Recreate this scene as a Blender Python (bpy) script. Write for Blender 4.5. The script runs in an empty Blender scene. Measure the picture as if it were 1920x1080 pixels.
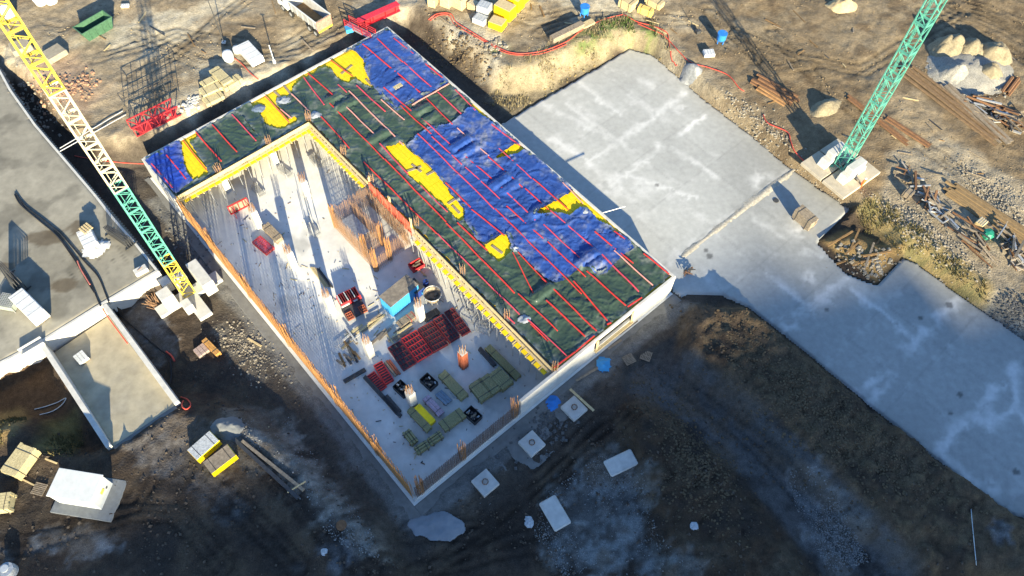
import bpy, math, random
import numpy as np
from mathutils import Vector, Matrix
random.seed(7); RNG = np.random.default_rng(11)
S = bpy.context.scene
C = S.collection
# ------------------------------------------------------------------ camera, sky, sun, exposure
FPX, TILT, ROLL, CAMH = 1454.9, math.radians(31.588), math.radians(1.538), 75.0
fwd = Vector((0, math.sin(TILT), -math.cos(TILT))); rgt = Vector((1, 0, 0)); upv = rgt.cross(fwd)
cr, sr = math.cos(ROLL), math.sin(ROLL)
R2 = rgt*cr + upv*sr; U2 = upv*cr - rgt*sr
cd = bpy.data.cameras.new('camera'); cam = bpy.data.objects.new('camera', cd); C.objects.link(cam)
cd.sensor_width = 36; cd.lens = FPX/1920*36; cd.clip_start = 0.5; cd.clip_end = 6000
cam.matrix_world = Matrix(((R2.x, U2.x, -fwd.x, 0), (R2.y, U2.y, -fwd.y, 0), (R2.z, U2.z, -fwd.z, CAMH), (0, 0, 0, 1)))
S.camera = cam
SUN_EL, SUN_AZ = math.radians(17.0), math.radians(160.0)      # azimuth clockwise from +Y, towards the sun
sdir = Vector((math.sin(SUN_AZ)*math.cos(SUN_EL), math.cos(SUN_AZ)*math.cos(SUN_EL), math.sin(SUN_EL)))
wd = bpy.data.worlds.new('World'); S.world = wd; wd.use_nodes = True
nt = wd.node_tree; bg = nt.nodes['Background']; sk = nt.nodes.new('ShaderNodeTexSky')
sk.sky_type = 'NISHITA'; sk.sun_disc = False; sk.sun_elevation = SUN_EL; sk.sun_rotation = SUN_AZ
sk.air_density = 0.9; sk.dust_density = 0.3; sk.ozone_density = 4.0
nt.links.new(sk.outputs[0], bg.inputs[0]); bg.inputs[1].default_value = 0.10
sl = bpy.data.lights.new('sun', 'SUN'); sl.energy = 5.0; sl.angle = math.radians(0.53); sl.color = (1, 0.875, 0.61)
so = bpy.data.objects.new('sun', sl); C.objects.link(so)
so.rotation_euler = sdir.to_track_quat('Z', 'Y').to_euler(); so.location = sdir*300
S.view_settings.view_transform = 'Standard'; S.view_settings.look = 'None'
S.view_settings.exposure = 1.70; S.view_settings.gamma = 1
# ------------------------------------------------------------------ survey: photo point + height -> place on site
def W(px, py, z=0.0):
    d = R2*((px-960)/FPX) - U2*((py-540)/FPX) + fwd
    t = (z-CAMH)/d.z
    return Vector((d.x*t, d.y*t, z))
EU = Vector((-0.67476624, 0.73803152, 0)); EV = Vector((0.73803152, 0.67476624, 0)); O0 = Vector((-8.848, 21.523, 0))
ANG = math.atan2(EU.y, EU.x)                                   # building axes
def Bp(u, v, z=0.0): return O0 + EU*u + EV*v + Vector((0, 0, z))
def uv(p): q = Vector((p.x, p.y, 0)) - O0; return q.dot(EU), q.dot(EV)
# ------------------------------------------------------------------ noise (numpy)
_tab = RNG.random((256, 256))
def vnoise(x, y):
    xi = np.floor(x).astype(int); yi = np.floor(y).astype(int); fx = x-xi; fy = y-yi
    fx = fx*fx*(3-2*fx); fy = fy*fy*(3-2*fy)
    a = _tab[xi % 256, yi % 256]; b = _tab[(xi+1) % 256, yi % 256]; c = _tab[xi % 256, (yi+1) % 256]; d = _tab[(xi+1) % 256, (yi+1) % 256]
    return (a*(1-fx)+b*fx)*(1-fy) + (c*(1-fx)+d*fx)*fy
def fbm(x, y, o=4, s=1.0):
    r = 0; a = 0.5; x = x*s; y = y*s
    for i in range(o):
        r = r + a*vnoise(x+17.3*i, y-9.1*i); x = x*2.03; y = y*2.03; a *= 0.5
    return r/(1-0.5**o)
def sdpoly(X, Y, P):                                           # signed distance, positive inside
    d = np.full(X.shape, 1e9); ins = np.zeros(X.shape, bool); n = len(P)
    for i in range(n):
        ax, ay = P[i][0], P[i][1]; bx, by = P[(i+1) % n][0], P[(i+1) % n][1]
        ex, ey = bx-ax, by-ay; l = ex*ex+ey*ey+1e-12
        t = np.clip(((X-ax)*ex+(Y-ay)*ey)/l, 0, 1)
        d = np.minimum(d, np.hypot(X-ax-t*ex, Y-ay-t*ey))
        c = ((ay > Y) != (by > Y)) & (X < (bx-ax)*(Y-ay)/(by-ay+1e-12)+ax); ins ^= c
    return np.where(ins, d, -d)
def sdline(X, Y, P):
    d = np.full(X.shape, 1e9)
    for i in range(len(P)-1):
        ax, ay = P[i][0], P[i][1]; ex, ey = P[i+1][0]-ax, P[i+1][1]-ay; l = ex*ex+ey*ey+1e-12
        t = np.clip(((X-ax)*ex+(Y-ay)*ey)/l, 0, 1); d = np.minimum(d, np.hypot(X-ax-t*ex, Y-ay-t*ey))
    return d
def sst(x, a, b): t = np.clip((x-a)/(b-a), 0, 1); return t*t*(3-2*t)
def PW(pts, z=0.0): return [tuple(W(a, b, z)[:2]) for a, b in pts]
# ------------------------------------------------------------------ materials
MATS = {}
def mat(name, col, rough=0.75, var=0.18, scale=2.0, bump=0.15, bscale=14.0, metal=0.0, col2=None, world=False, attr=None, spec=0.35, detail=6, dirt=0.0, fine=0):
    if name in MATS: return MATS[name]
    m = bpy.data.materials.new(name); m.use_nodes = True; t = m.node_tree; N = t.nodes; L = t.links
    bs = N['Principled BSDF']; bs.inputs['Roughness'].default_value = rough; bs.inputs['Metallic'].default_value = metal
    bs.inputs['Specular IOR Level'].default_value = spec
    if world: src = N.new('ShaderNodeNewGeometry').outputs['Position']
    else:
        tc = N.new('ShaderNodeTexCoord'); oi = N.new('ShaderNodeObjectInfo'); mp = N.new('ShaderNodeVectorMath'); mp.operation = 'MULTIPLY_ADD'
        cb = N.new('ShaderNodeCombineXYZ'); L.new(oi.outputs['Random'], cb.inputs[0]); L.new(oi.outputs['Random'], cb.inputs[2])
        mp.inputs[1].default_value = (57, 31, 43); L.new(cb.outputs[0], mp.inputs[0]); L.new(tc.outputs['Object'], mp.inputs[2]); src = mp.outputs[0]
    nz = N.new('ShaderNodeTexNoise'); nz.inputs['Scale'].default_value = scale; nz.inputs['Detail'].default_value = detail; nz.inputs['Roughness'].default_value = 0.62
    L.new(src, nz.inputs['Vector'])
    if attr:
        at = N.new('ShaderNodeVertexColor'); at.layer_name = attr; base = at.outputs[0]
    else:
        rp = N.new('ShaderNodeMix'); rp.data_type = 'RGBA'
        rp.inputs[6].default_value = (*col, 1); rp.inputs[7].default_value = (*(col2 or [c*0.55 for c in col]), 1)
        n2 = N.new('ShaderNodeTexNoise'); n2.inputs['Scale'].default_value = scale*0.37; n2.inputs['Detail'].default_value = 4; L.new(src, n2.inputs['Vector'])
        mr = N.new('ShaderNodeMapRange'); mr.inputs[1].default_value = 0.45; mr.inputs[2].default_value = 0.8; mr.inputs[4].default_value = 0.8 if col2 else dirt+var
        L.new(n2.outputs[0], mr.inputs[0]); L.new(mr.outputs[0], rp.inputs[0]); base = rp.outputs[2]
    m2 = N.new('ShaderNodeMapRange'); m2.inputs[1].default_value = 0.3; m2.inputs[2].default_value = 0.7; m2.inputs[3].default_value = 1-var; m2.inputs[4].default_value = 1+var
    L.new(nz.outputs[0], m2.inputs[0])
    mu = N.new('ShaderNodeVectorMath'); mu.operation = 'SCALE'; L.new(base, mu.inputs[0]); L.new(m2.outputs[0], mu.inputs['Scale'])
    L.new(mu.outputs[0], bs.inputs['Base Color'])
    if bump:
        nb = N.new('ShaderNodeTexNoise'); nb.inputs['Scale'].default_value = bscale; nb.inputs['Detail'].default_value = 5; L.new(src, nb.inputs['Vector'])
        bp = N.new('ShaderNodeBump'); bp.inputs['Strength'].default_value = bump; bp.inputs['Distance'].default_value = 0.08
        L.new(nb.outputs[0], bp.inputs['Height']); L.new(bp.outputs[0], bs.inputs['Normal'])
    if 'tarp' in name:
        rn = N.new('ShaderNodeTexNoise'); rn.noise_type = 'RIDGED_MULTIFRACTAL'; rn.inputs['Scale'].default_value = 0.9; rn.inputs['Detail'].default_value = 4; rn.inputs['Distortion'].default_value = 1.2; L.new(src, rn.inputs['Vector'])
        b2 = N.new('ShaderNodeBump'); b2.inputs['Strength'].default_value = 0.8; b2.inputs['Distance'].default_value = 0.10; L.new(rn.outputs[0], b2.inputs['Height']); L.new(bp.outputs[0], b2.inputs['Normal']); L.new(b2.outputs[0], bs.inputs['Normal'])
    if fine:
        fn = N.new('ShaderNodeTexNoise'); fn.inputs['Scale'].default_value = fine; fn.inputs['Detail'].default_value = 3; L.new(src, fn.inputs['Vector'])
        fm = N.new('ShaderNodeMapRange'); fm.inputs[1].default_value = .3; fm.inputs[2].default_value = .7; fm.inputs[3].default_value = .72; fm.inputs[4].default_value = 1.28; L.new(fn.outputs[0], fm.inputs[0])
        mv = N.new('ShaderNodeVectorMath'); mv.operation = 'SCALE'; L.new(mu.outputs[0], mv.inputs[0]); L.new(fm.outputs[0], mv.inputs['Scale']); L.new(mv.outputs[0], bs.inputs['Base Color'])
    MATS[name] = m; return m
DCONC = mat('damp_concrete', (0.17, 0.17, 0.16), 0.85, 0.2, 1.2, 0.2, world=True)
CONC = mat('concrete', (0.50, 0.50, 0.47), 0.85, 0.10, 1.2, 0.1, world=True, col2=(0.40, 0.40, 0.38))
FLOORM = mat('floor_concrete', (0.56, 0.56, 0.53), 0.8, 0.10, 1.0, 0.08, world=True, attr='Col')
WCONC = mat('fresh_concrete', (0.52, 0.51, 0.47), 0.8, 0.12, 1.6, 0.1, col2=(0.40, 0.39, 0.36))
SLABM = mat('slab_concrete', (0.4, 0.4, 0.4), 0.7, 0.09, 1.6, 0.06, 9, world=True, attr='Col')
GROUND = mat('ground_soil', (0.3, 0.2, 0.1), 0.95, 0.26, 1.7, 1.0, 5.0, world=True, attr='Col', spec=0.1, detail=10, fine=11)
HARD = mat('hardstand', (0.3, 0.3, 0.27), 0.85, 0.14, 1.1, 0.12, world=True, attr='Col')
ROOFDECK = mat('deck_ply', (0.60, 0.42, 0.04), 0.6, 0.15, 1.5, 0.05, world=True)
YEL = mat('yellow_panel', (0.80, 0.56, 0.008), 0.5, 0.10, 2.5, 0.05, dirt=0.08)
YWRAP = mat('yellow_wrap', (0.85, 0.62, 0.01), 0.4, 0.14, 2.0, 0.3, 6)
CREAM = mat('cream_timber', (0.52, 0.41, 0.22), 0.7, 0.2, 4, 0.1)
TIMB = mat('pale_timber', (0.47, 0.40, 0.22), 0.75, 0.25, 5, 0.15)
GTIMB = mat('green_timber', (0.25, 0.24, 0.12), 0.8, 0.3, 7, 0.2)
OTIMB = mat('weathered_timber', (0.26, 0.21, 0.15), 0.85, 0.35, 4, 0.2)
BROWNP = mat('brown_plank', (0.23, 0.14, 0.06), 0.85, 0.3, 2, 0.2)
BLUET = mat('blue_tarp', (0.02, 0.055, 0.32), 0.3, 0.15, 0.8, 0.5, 2.2, world=True, attr='Col', spec=0.4)
GREENT = mat('green_tarp', (0.022, 0.062, 0.035), 0.3, 0.16, 0.8, 0.5, 2.2, world=True, attr='Col', spec=0.4)
RED = mat('red_batten', (0.62, 0.045, 0.035), 0.45, 0.15, 3, 0.0)
PINK = mat('pink_batten', (0.62, 0.07, 0.10), 0.45, 0.15, 3, 0.0)
PALE = mat('worn_batten', (0.70, 0.33, 0.27), 0.5, 0.15, 3, 0.0)
REDP = mat('red_paint', (0.42, 0.030, 0.035), 0.5, 0.25, 3, 0.05)
DRED = mat('dark_red_paint', (0.17, 0.025, 0.03), 0.6, 0.35, 3, 0.05)
RUST = mat('rust', (0.19, 0.10, 0.05), 0.9, 0.35, 4, 0.2)
RBAR = mat('rebar_rust', (0.36, 0.18, 0.065), 0.85, 0.25, 2, 0.0)
RBARB = mat('rebar_brown', (0.27, 0.16, 0.09), 0.9, 0.25, 2, 0.0)
STEEL = mat('galvanised', (0.45, 0.46, 0.46), 0.45, 0.2, 4, 0.0, metal=0.4)
DSTEEL = mat('dark_steel', (0.05, 0.052, 0.055), 0.6, 0.3, 4, 0.1)
BLACK = mat('black_plastic', (0.02, 0.02, 0.022), 0.5, 0.3, 4, 0.0)
WHITE = mat('white_wrap', (0.60, 0.61, 0.60), 0.4, 0.10, 2, 0.35, 5)
WPAINT = mat('white_paint', (0.56, 0.58, 0.57), 0.5, 0.08, 2, 0.02)
LBLUE = mat('light_blue_paint', (0.045, 0.28, 0.56), 0.45, 0.12, 2, 0.02)
DBLUE = mat('dark_blue_paint', (0.02, 0.05, 0.22), 0.45, 0.15, 2, 0.02)
MBLUE = mat('mid_blue_plastic', (0.03, 0.20, 0.58), 0.4, 0.12, 2, 0.02)
CYEL = mat('crane_yellow', (0.68, 0.50, 0.06), 0.5, 0.2, 2, 0.0)
CGRN = mat('crane_green', (0.10, 0.36, 0.275), 0.55, 0.22, 2, 0.0)
CCRM = mat('crane_cream', (0.60, 0.54, 0.38), 0.45, 0.08, 2, 0.0)
SKGRN = mat('skip_green', (0.055, 0.13, 0.075), 0.55, 0.25, 3, 0.1)
SKIN = mat('skin', (0.5, 0.3, 0.2), 0.6, 0.05, 3, 0)
ORANGE = mat('orange_cloth', (0.75, 0.13, 0.03), 0.8, 0.15, 6, 0.1)
DIRTY = mat('dirty_roof', (0.22, 0.19, 0.15), 0.9, 0.3, 3, 0.3, col2=(0.10, 0.09, 0.08))
SAND = mat('sand', (0.255, 0.215, 0.14), 0.95, 0.3, 4, 0.9, 9, world=True)
GRAVEL = mat('gravel', (0.31, 0.295, 0.255), 0.95, 0.45, 9, 1.0, 11, world=True)
HOSE = mat('red_hose', (0.55, 0.075, 0.05), 0.5, 0.1, 3, 0)
GLASS = mat('window_glass', (0.05, 0.06, 0.08), 0.15, 0.1, 2, 0)
TYRE = mat('tyre_rubber', (0.02, 0.02, 0.02), 0.9, 0.2, 6, 0.1)
GREYW = mat('grey_wrap', (0.42, 0.44, 0.45), 0.4, 0.3, 5, 0.4, 8)
RBROWN = mat('formwork_redbrown', (0.34, 0.10, 0.05), 0.6, 0.25, 3, 0.05)
TOWERM = mat('tower_render', (0.3, 0.29, 0.27), 0.8, 0.1, 0.3, 0)
SILV = mat('silver_tarp', (0.27, 0.30, 0.34), 0.35, 0.25, 3, 0.5, 4)
# ------------------------------------------------------------------ mesh builder
class MB:
    def __init__(s): s.v = []; s.f = []; s.m = []; s.mats = []
    def mi(s, m):
        if m is None: return 0
        if m not in s.mats: s.mats.append(m)
        return s.mats.index(m)
    def add(s, vs, fs, m=None):
        b = len(s.v); s.v += [tuple(x) for x in vs]; k = s.mi(m)
        for f in fs: s.f.append(tuple(i+b for i in f)); s.m.append(k)
        return s
    def box(s, c, d, rz=0.0, m=None, top=1.0, tilt=None):
        dx, dy, dz = d[0]/2, d[1]/2, d[2]/2; ca, sa = math.cos(rz), math.sin(rz); vs = []
        for sz in (-1, 1):
            k = top if sz > 0 else 1
            for sx, sy in ((-1, -1), (1, -1), (1, 1), (-1, 1)):
                p = Vector((sx*dx*k, sy*dy*k, sz*dz))
                if tilt: p = tilt @ p
                vs.append((c[0]+p.x*ca-p.y*sa, c[1]+p.x*sa+p.y*ca, c[2]+p.z))
        return s.add(vs, [(3, 2, 1, 0), (4, 5, 6, 7), (0, 1, 5, 4), (1, 2, 6, 5), (2, 3, 7, 6), (3, 0, 4, 7)], m)
    def bar(s, p, q, w, h=None, m=None, n=4, caps=True, w2=None):
        p = Vector(p); q = Vector(q); a = (q-p)
        if a.length < 1e-6: return s
        a.normalize(); up = Vector((0, 0, 1)) if abs(a.z) < 0.95 else Vector((1, 0, 0))
        x = a.cross(up).normalized(); y = x.cross(a); h = h or w; vs = []
        if n == 4: prof = [(-.5, -.5), (.5, -.5), (.5, .5), (-.5, .5)]
        else: prof = [(math.cos(2*math.pi*i/n)*.5, math.sin(2*math.pi*i/n)*.5) for i in range(n)]
        for e, k in ((p, 1), (q, w2 or 1)):
            for cx, cy in prof: vs.append(e + x*cx*w*k + y*cy*h*k)
        fs = [(i, (i+1) % n, n+(i+1) % n, n+i) for i in range(n)]
        if caps: fs += [tuple(range(n-1, -1, -1)), tuple(range(n, 2*n))]
        return s.add(vs, fs, m)
    def tube(s, pts, r, n=6, m=None):
        pts = [Vector(p) for p in pts]; vs = []; k = len(pts)
        for i, p in enumerate(pts):
            a = (pts[min(i+1, k-1)]-pts[max(i-1, 0)]).normalized(); up = Vector((0, 0, 1)) if abs(a.z) < 0.9 else Vector((1, 0, 0))
            x = a.cross(up).normalized(); y = x.cross(a)
            for j in range(n): t = 2*math.pi*j/n; vs.append(p + x*math.cos(t)*r + y*math.sin(t)*r)
        fs = [(i*n+j, i*n+(j+1) % n, (i+1)*n+(j+1) % n, (i+1)*n+j) for i in range(k-1) for j in range(n)]
        fs += [tuple(range(n-1, -1, -1)), tuple(range((k-1)*n, k*n))]
        return s.add(vs, fs, m)
    def lathe(s, prof, c=(0, 0, 0), n=16, m=None, axis='z'):
        vs = []; k = len(prof)
        for r, z in prof:
            for j in range(n):
                t = 2*math.pi*j/n; p = (r*math.cos(t), r*math.sin(t), z)
                if axis == 'y': p = (p[0], p[2], p[1])
                if axis == 'x': p = (p[2], p[0], p[1])
                vs.append((c[0]+p[0], c[1]+p[1], c[2]+p[2]))
        fs = [(i*n+j, i*n+(j+1) % n, (i+1)*n+(j+1) % n, (i+1)*n+j) for i in range(k-1) for j in range(n)]
        fs += [tuple(range(n-1, -1, -1)), tuple(range((k-1)*n, k*n))]
        return s.add(vs, fs, m)
    def prism(s, pts, z0, z1, m=None):
        n = len(pts); ar = sum(pts[i][0]*pts[(i+1) % n][1]-pts[(i+1) % n][0]*pts[i][1] for i in range(n))
        if ar < 0: pts = list(pts)[::-1]
        z0 = z0 if hasattr(z0, '__len__') else [z0]*n; z1 = z1 if hasattr(z1, '__len__') else [z1]*n
        vs = [(p[0], p[1], a) for p, a in zip(pts, z0)] + [(p[0], p[1], a) for p, a in zip(pts, z1)]
        return s.add(vs, [(i, (i+1) % n, n+(i+1) % n, n+i) for i in range(n)] + [tuple(range(n-1, -1, -1)), tuple(range(n, 2*n))], m)
    def build(s, name, m=None, parent=None, smooth=False, kind=None, bevel=0):
        me = bpy.data.meshes.new(name); me.from_pydata(s.v, [], s.f)
        ml = s.mats if s.mats else [m]
        for x in ml: me.materials.append(x)
        if len(s.mats) > 1: me.polygons.foreach_set('material_index', s.m)
        if smooth: me.polygons.foreach_set('use_smooth', [True]*len(me.polygons))
        me.update()
        o = bpy.data.objects.new(name, me); C.objects.link(o)
        if parent: o.parent = parent
        if kind: o['kind'] = kind
        if bevel:
            b = o.modifiers.new('bevel', 'BEVEL'); b.width = bevel; b.segments = 1; b.limit_method = 'ANGLE'
        return o
def tag(o, label, cat, group=None):
    o['label'] = label; o['category'] = cat
    if group: o['group'] = group
    return o
def thing(name, label, cat, loc=(0, 0, 0), rz=0.0, group=None):
    o = bpy.data.objects.new(name, None); C.objects.link(o); o.location = loc; o.rotation_euler = (0, 0, rz); o.empty_display_size = 0.3
    return tag(o, label, cat, group)
def dup(root, loc, rz, label, group=None):
    def cp(o, par):
        c = o.copy(); C.objects.link(c); c.parent = par
        for ch in kids.get(o.name, []): cp(ch, c)
        return c
    kids = {}
    for o in list(root.children_recursive): kids.setdefault(o.parent.name, []).append(o)
    r = cp(root, None); r.location = loc; r.rotation_euler = (0, 0, rz); r['label'] = label
    if group: r['group'] = group
    return r
def heightmesh(name, X, Y, Z, m, col=None, keep=None, smooth=True, parent=None):
    ny, nx = X.shape; idx = np.arange(nx*ny).reshape(ny, nx)
    q = np.stack([idx[:-1, :-1], idx[:-1, 1:], idx[1:, 1:], idx[1:, :-1]], -1).reshape(-1, 4)
    if keep is not None: q = q[keep.reshape(-1)]
    vs = np.stack([X, Y, Z], -1).reshape(-1, 3)
    us = np.unique(q); mp = np.full(nx*ny, -1); mp[us] = np.arange(len(us)); q = mp[q]; vs = vs[us]
    me = bpy.data.meshes.new(name); me.vertices.add(len(vs)); me.vertices.foreach_set('co', vs.ravel())
    me.loops.add(q.size); me.loops.foreach_set('vertex_index', q.ravel())
    me.polygons.add(len(q)); me.polygons.foreach_set('loop_start', np.arange(0, q.size, 4))
    me.update(calc_edges=True)
    if smooth: me.polygons.foreach_set('use_smooth', np.ones(len(q), bool))
    if col is not None:
        a = me.color_attributes.new('Col', 'FLOAT_COLOR', 'POINT'); cc = np.ones((len(vs), 4)); cc[:, :3] = col.reshape(-1, 3)[us]
        a.data.foreach_set('color', cc.ravel())
    me.materials.append(m); me.validate()
    o = bpy.data.objects.new(name, me); C.objects.link(o)
    if parent: o.parent = parent
    return o
# ------------------------------------------------------------------ terrain
ZP = 2.7                                                       # the upper ground
BUILD = [tuple(Bp(a, b)[:2]) for a, b in ((-.6, -.6), (53.6, -.6), (53.6, 36.8), (-.6, 36.8))]
CREST_UP = [(-90, -40), (-40, 40), (0, 88), (50, 128), (90, 160), (150, 222), (205, 258), (270, 250), (340, 214), (430, 168), (540, 118), (630, 74), (668, 52), (720, 20), (765, 8), (815, 25), (870, 72), (940, 122), (1005, 120), (1090, 78), (1160, 52), (1225, 62), (1275, 100), (1320, 150), (1380, 200), (1450, 250), (1500, 292), (1560, 330), (1610, 350), (1665, 380), (1740, 440), (1830, 510), (1930, 570), (2300, 700), (2600, -300), (960, -600), (-900, -300)]
UPP = PW(CREST_UP, ZP)
HARDP = [(-700, 900), (-40, 702), (80, 637), (188, 570), (296, 507), (255, 455), (213, 407), (180, 365), (110, 283), (67, 233), (20, 167), (0, 130), (-90, 20), (-300, -150), (-1200, 300)]
HPW = PW(HARDP, 2.8)
BERM = PW([(1310, 575), (1400, 590), (1480, 650), (1620, 765), (1740, 850), (1860, 940), (1940, 1000), (1960, 1100), (1720, 1060), (1600, 960), (1480, 850), (1380, 740), (1290, 650)], 1.0)
BERM2 = PW([(1185, 775), (1255, 800), (1370, 905), (1460, 1010), (1530, 1110), (1280, 1120), (1240, 980), (1200, 880)], 0.6)
ROAD = PW([(1175, 690), (1260, 640), (1290, 665), (1420, 775), (1520, 870), (1650, 1000), (1760, 1110), (1570, 1110), (1480, 1000), (1390, 895), (1270, 780), (1170, 735)], -0.3)
NOTCH = PW([(1540, 452), (1590, 428), (1690, 470), (1645, 528)], 0.1)
SLABP = PW([(1180, 88), (1225, 100), (1330, 190), (1405, 246), (1482, 311), (1600, 392), (1568, 424), (1538, 455), (1590, 510), (1642, 530), (1692, 478), (1722, 490), (1800, 548), (1920, 630), (2060, 720), (2060, 1020), (1890, 966), (1818, 914), (1700, 820), (1600, 738), (1480, 638), (1402, 578), (1352, 556), (1290, 556)], 0.1)
_b = Bp(-1.5, 36.6); _c = Bp(32.3, 36.6); SLABP += [tuple(_b[:2]), tuple(_c[:2])]
RAMPP = PW([(84, 645), (190, 575), (326, 757), (209, 834)], 2.8)
DITCHL = PW([(0, 690), (80, 660), (130, 760), (190, 850), (120, 850), (60, 800), (0, 800), (-80, 760)], 0)
LOWL = PW([(-400, 790), (20, 806), (80, 856), (135, 876), (212, 850), (335, 770), (400, 792), (450, 806), (520, 862), (600, 942), (680, 1012), (720, 1110), (400, 1400), (-600, 1400)], 2.5)
def terr(X, Y):
    X = np.asarray(X, float); Y = np.asarray(Y, float)
    wob = (fbm(X, Y, 4, 0.35)-0.5)
    a = sdpoly(X, Y, UPP)+wob*2.2
    right = sst(X, 10, 30)
    z = (ZP-right*0.9)*sst(a, -3.0+right*-0.6, 0.2)
    h = sdpoly(X, Y, HPW); z = np.maximum(z, 2.72*sst(h, -0.25, 0.0))
    ll = sdpoly(X, Y, LOWL)+wob*1.6; z = np.maximum(z, 2.5*sst(ll, -3.6, 0.1))
    b = sdpoly(X, Y, BERM)+wob*2; z = z + 2.0*sst(b, -1.7, .9)
    b2 = sdpoly(X, Y, BERM2)+wob*2; z = z + 1.5*sst(b2, -1.6, .8)
    r = sdpoly(X, Y, ROAD); z = z - 0.4*sst(r, -0.5, 0.5)
    dl = sdpoly(X, Y, DITCHL); z = z - 0.6*sst(dl, -1.0, 0.8)*(h < -0.3)
    nt_ = sdpoly(X, Y, NOTCH)+wob; z = z + 0.9*sst(nt_, -0.2, 1.6)
    flat = np.maximum(sst(sdpoly(X, Y, SLABP), -0.5, 0.3), sst(sdpoly(X, Y, BUILD), -1.0, 0.2)); rp_ = sdpoly(X, Y, RAMPP)
    soft = 1-flat
    z = z*(1-flat*(nt_ < -0.3)) - 0.12*flat*(nt_ < -0.3)
    hs = (h > -0.25)
    z = z*(1-sst(rp_, -.15, .1)) - 0.6*sst(rp_, -.15, .1); soft = soft*(1-sst(rp_, -.3, .1))
    n = (fbm(X, Y, 5, 0.22)-0.5)*0.55 + (fbm(X+50, Y, 4, 1.1)-0.5)*0.24
    n = n*soft*np.where(hs, 0, 1)
    slope = sst(ll, -3.8, -1)*(1-sst(ll, 0, 1)) + sst(a, -3.5, -1)*(1-sst(a, 0, 1.5)) + sst(b, -2, 0) + sst(b2, -2, 0)
    n = n + ((fbm(X, Y+40, 4, 1.3)-.5)*.9+(fbm(X+20, Y, 3, .6)-.5)*.7)*(sst(b, -2.5, -.5)+sst(b2, -2, -.5))*soft*(r < .2)
    n = n + (np.abs(fbm(X, Y+90, 4, 0.9)-0.5))*0.6*slope*soft*np.where(hs, 0, 1)
    return z+n
_gx = np.arange(-130, 130.01, 0.4); _gy = np.arange(5, 150.01, 0.4); _GZ = terr(*np.meshgrid(_gx, _gy))
def tz(x, y):                                                  # bilinear look-up of the terrain height
    a = min(max((x+130)/.4, 0), len(_gx)-2.001); b = min(max((y-5)/.4, 0), len(_gy)-2.001); i = int(a); j = int(b); a -= i; b -= j
    return float((_GZ[j, i]*(1-a)+_GZ[j, i+1]*a)*(1-b)+(_GZ[j+1, i]*(1-a)+_GZ[j+1, i+1]*a)*b)
def T(px, py, dz=0.0):
    z = 1.0
    for _ in range(9):
        p = W(px, py, z); z = 0.5*z+0.5*tz(p.x, p.y)
    p = W(px, py, z); return Vector((p.x, p.y, tz(p.x, p.y)+dz))
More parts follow.
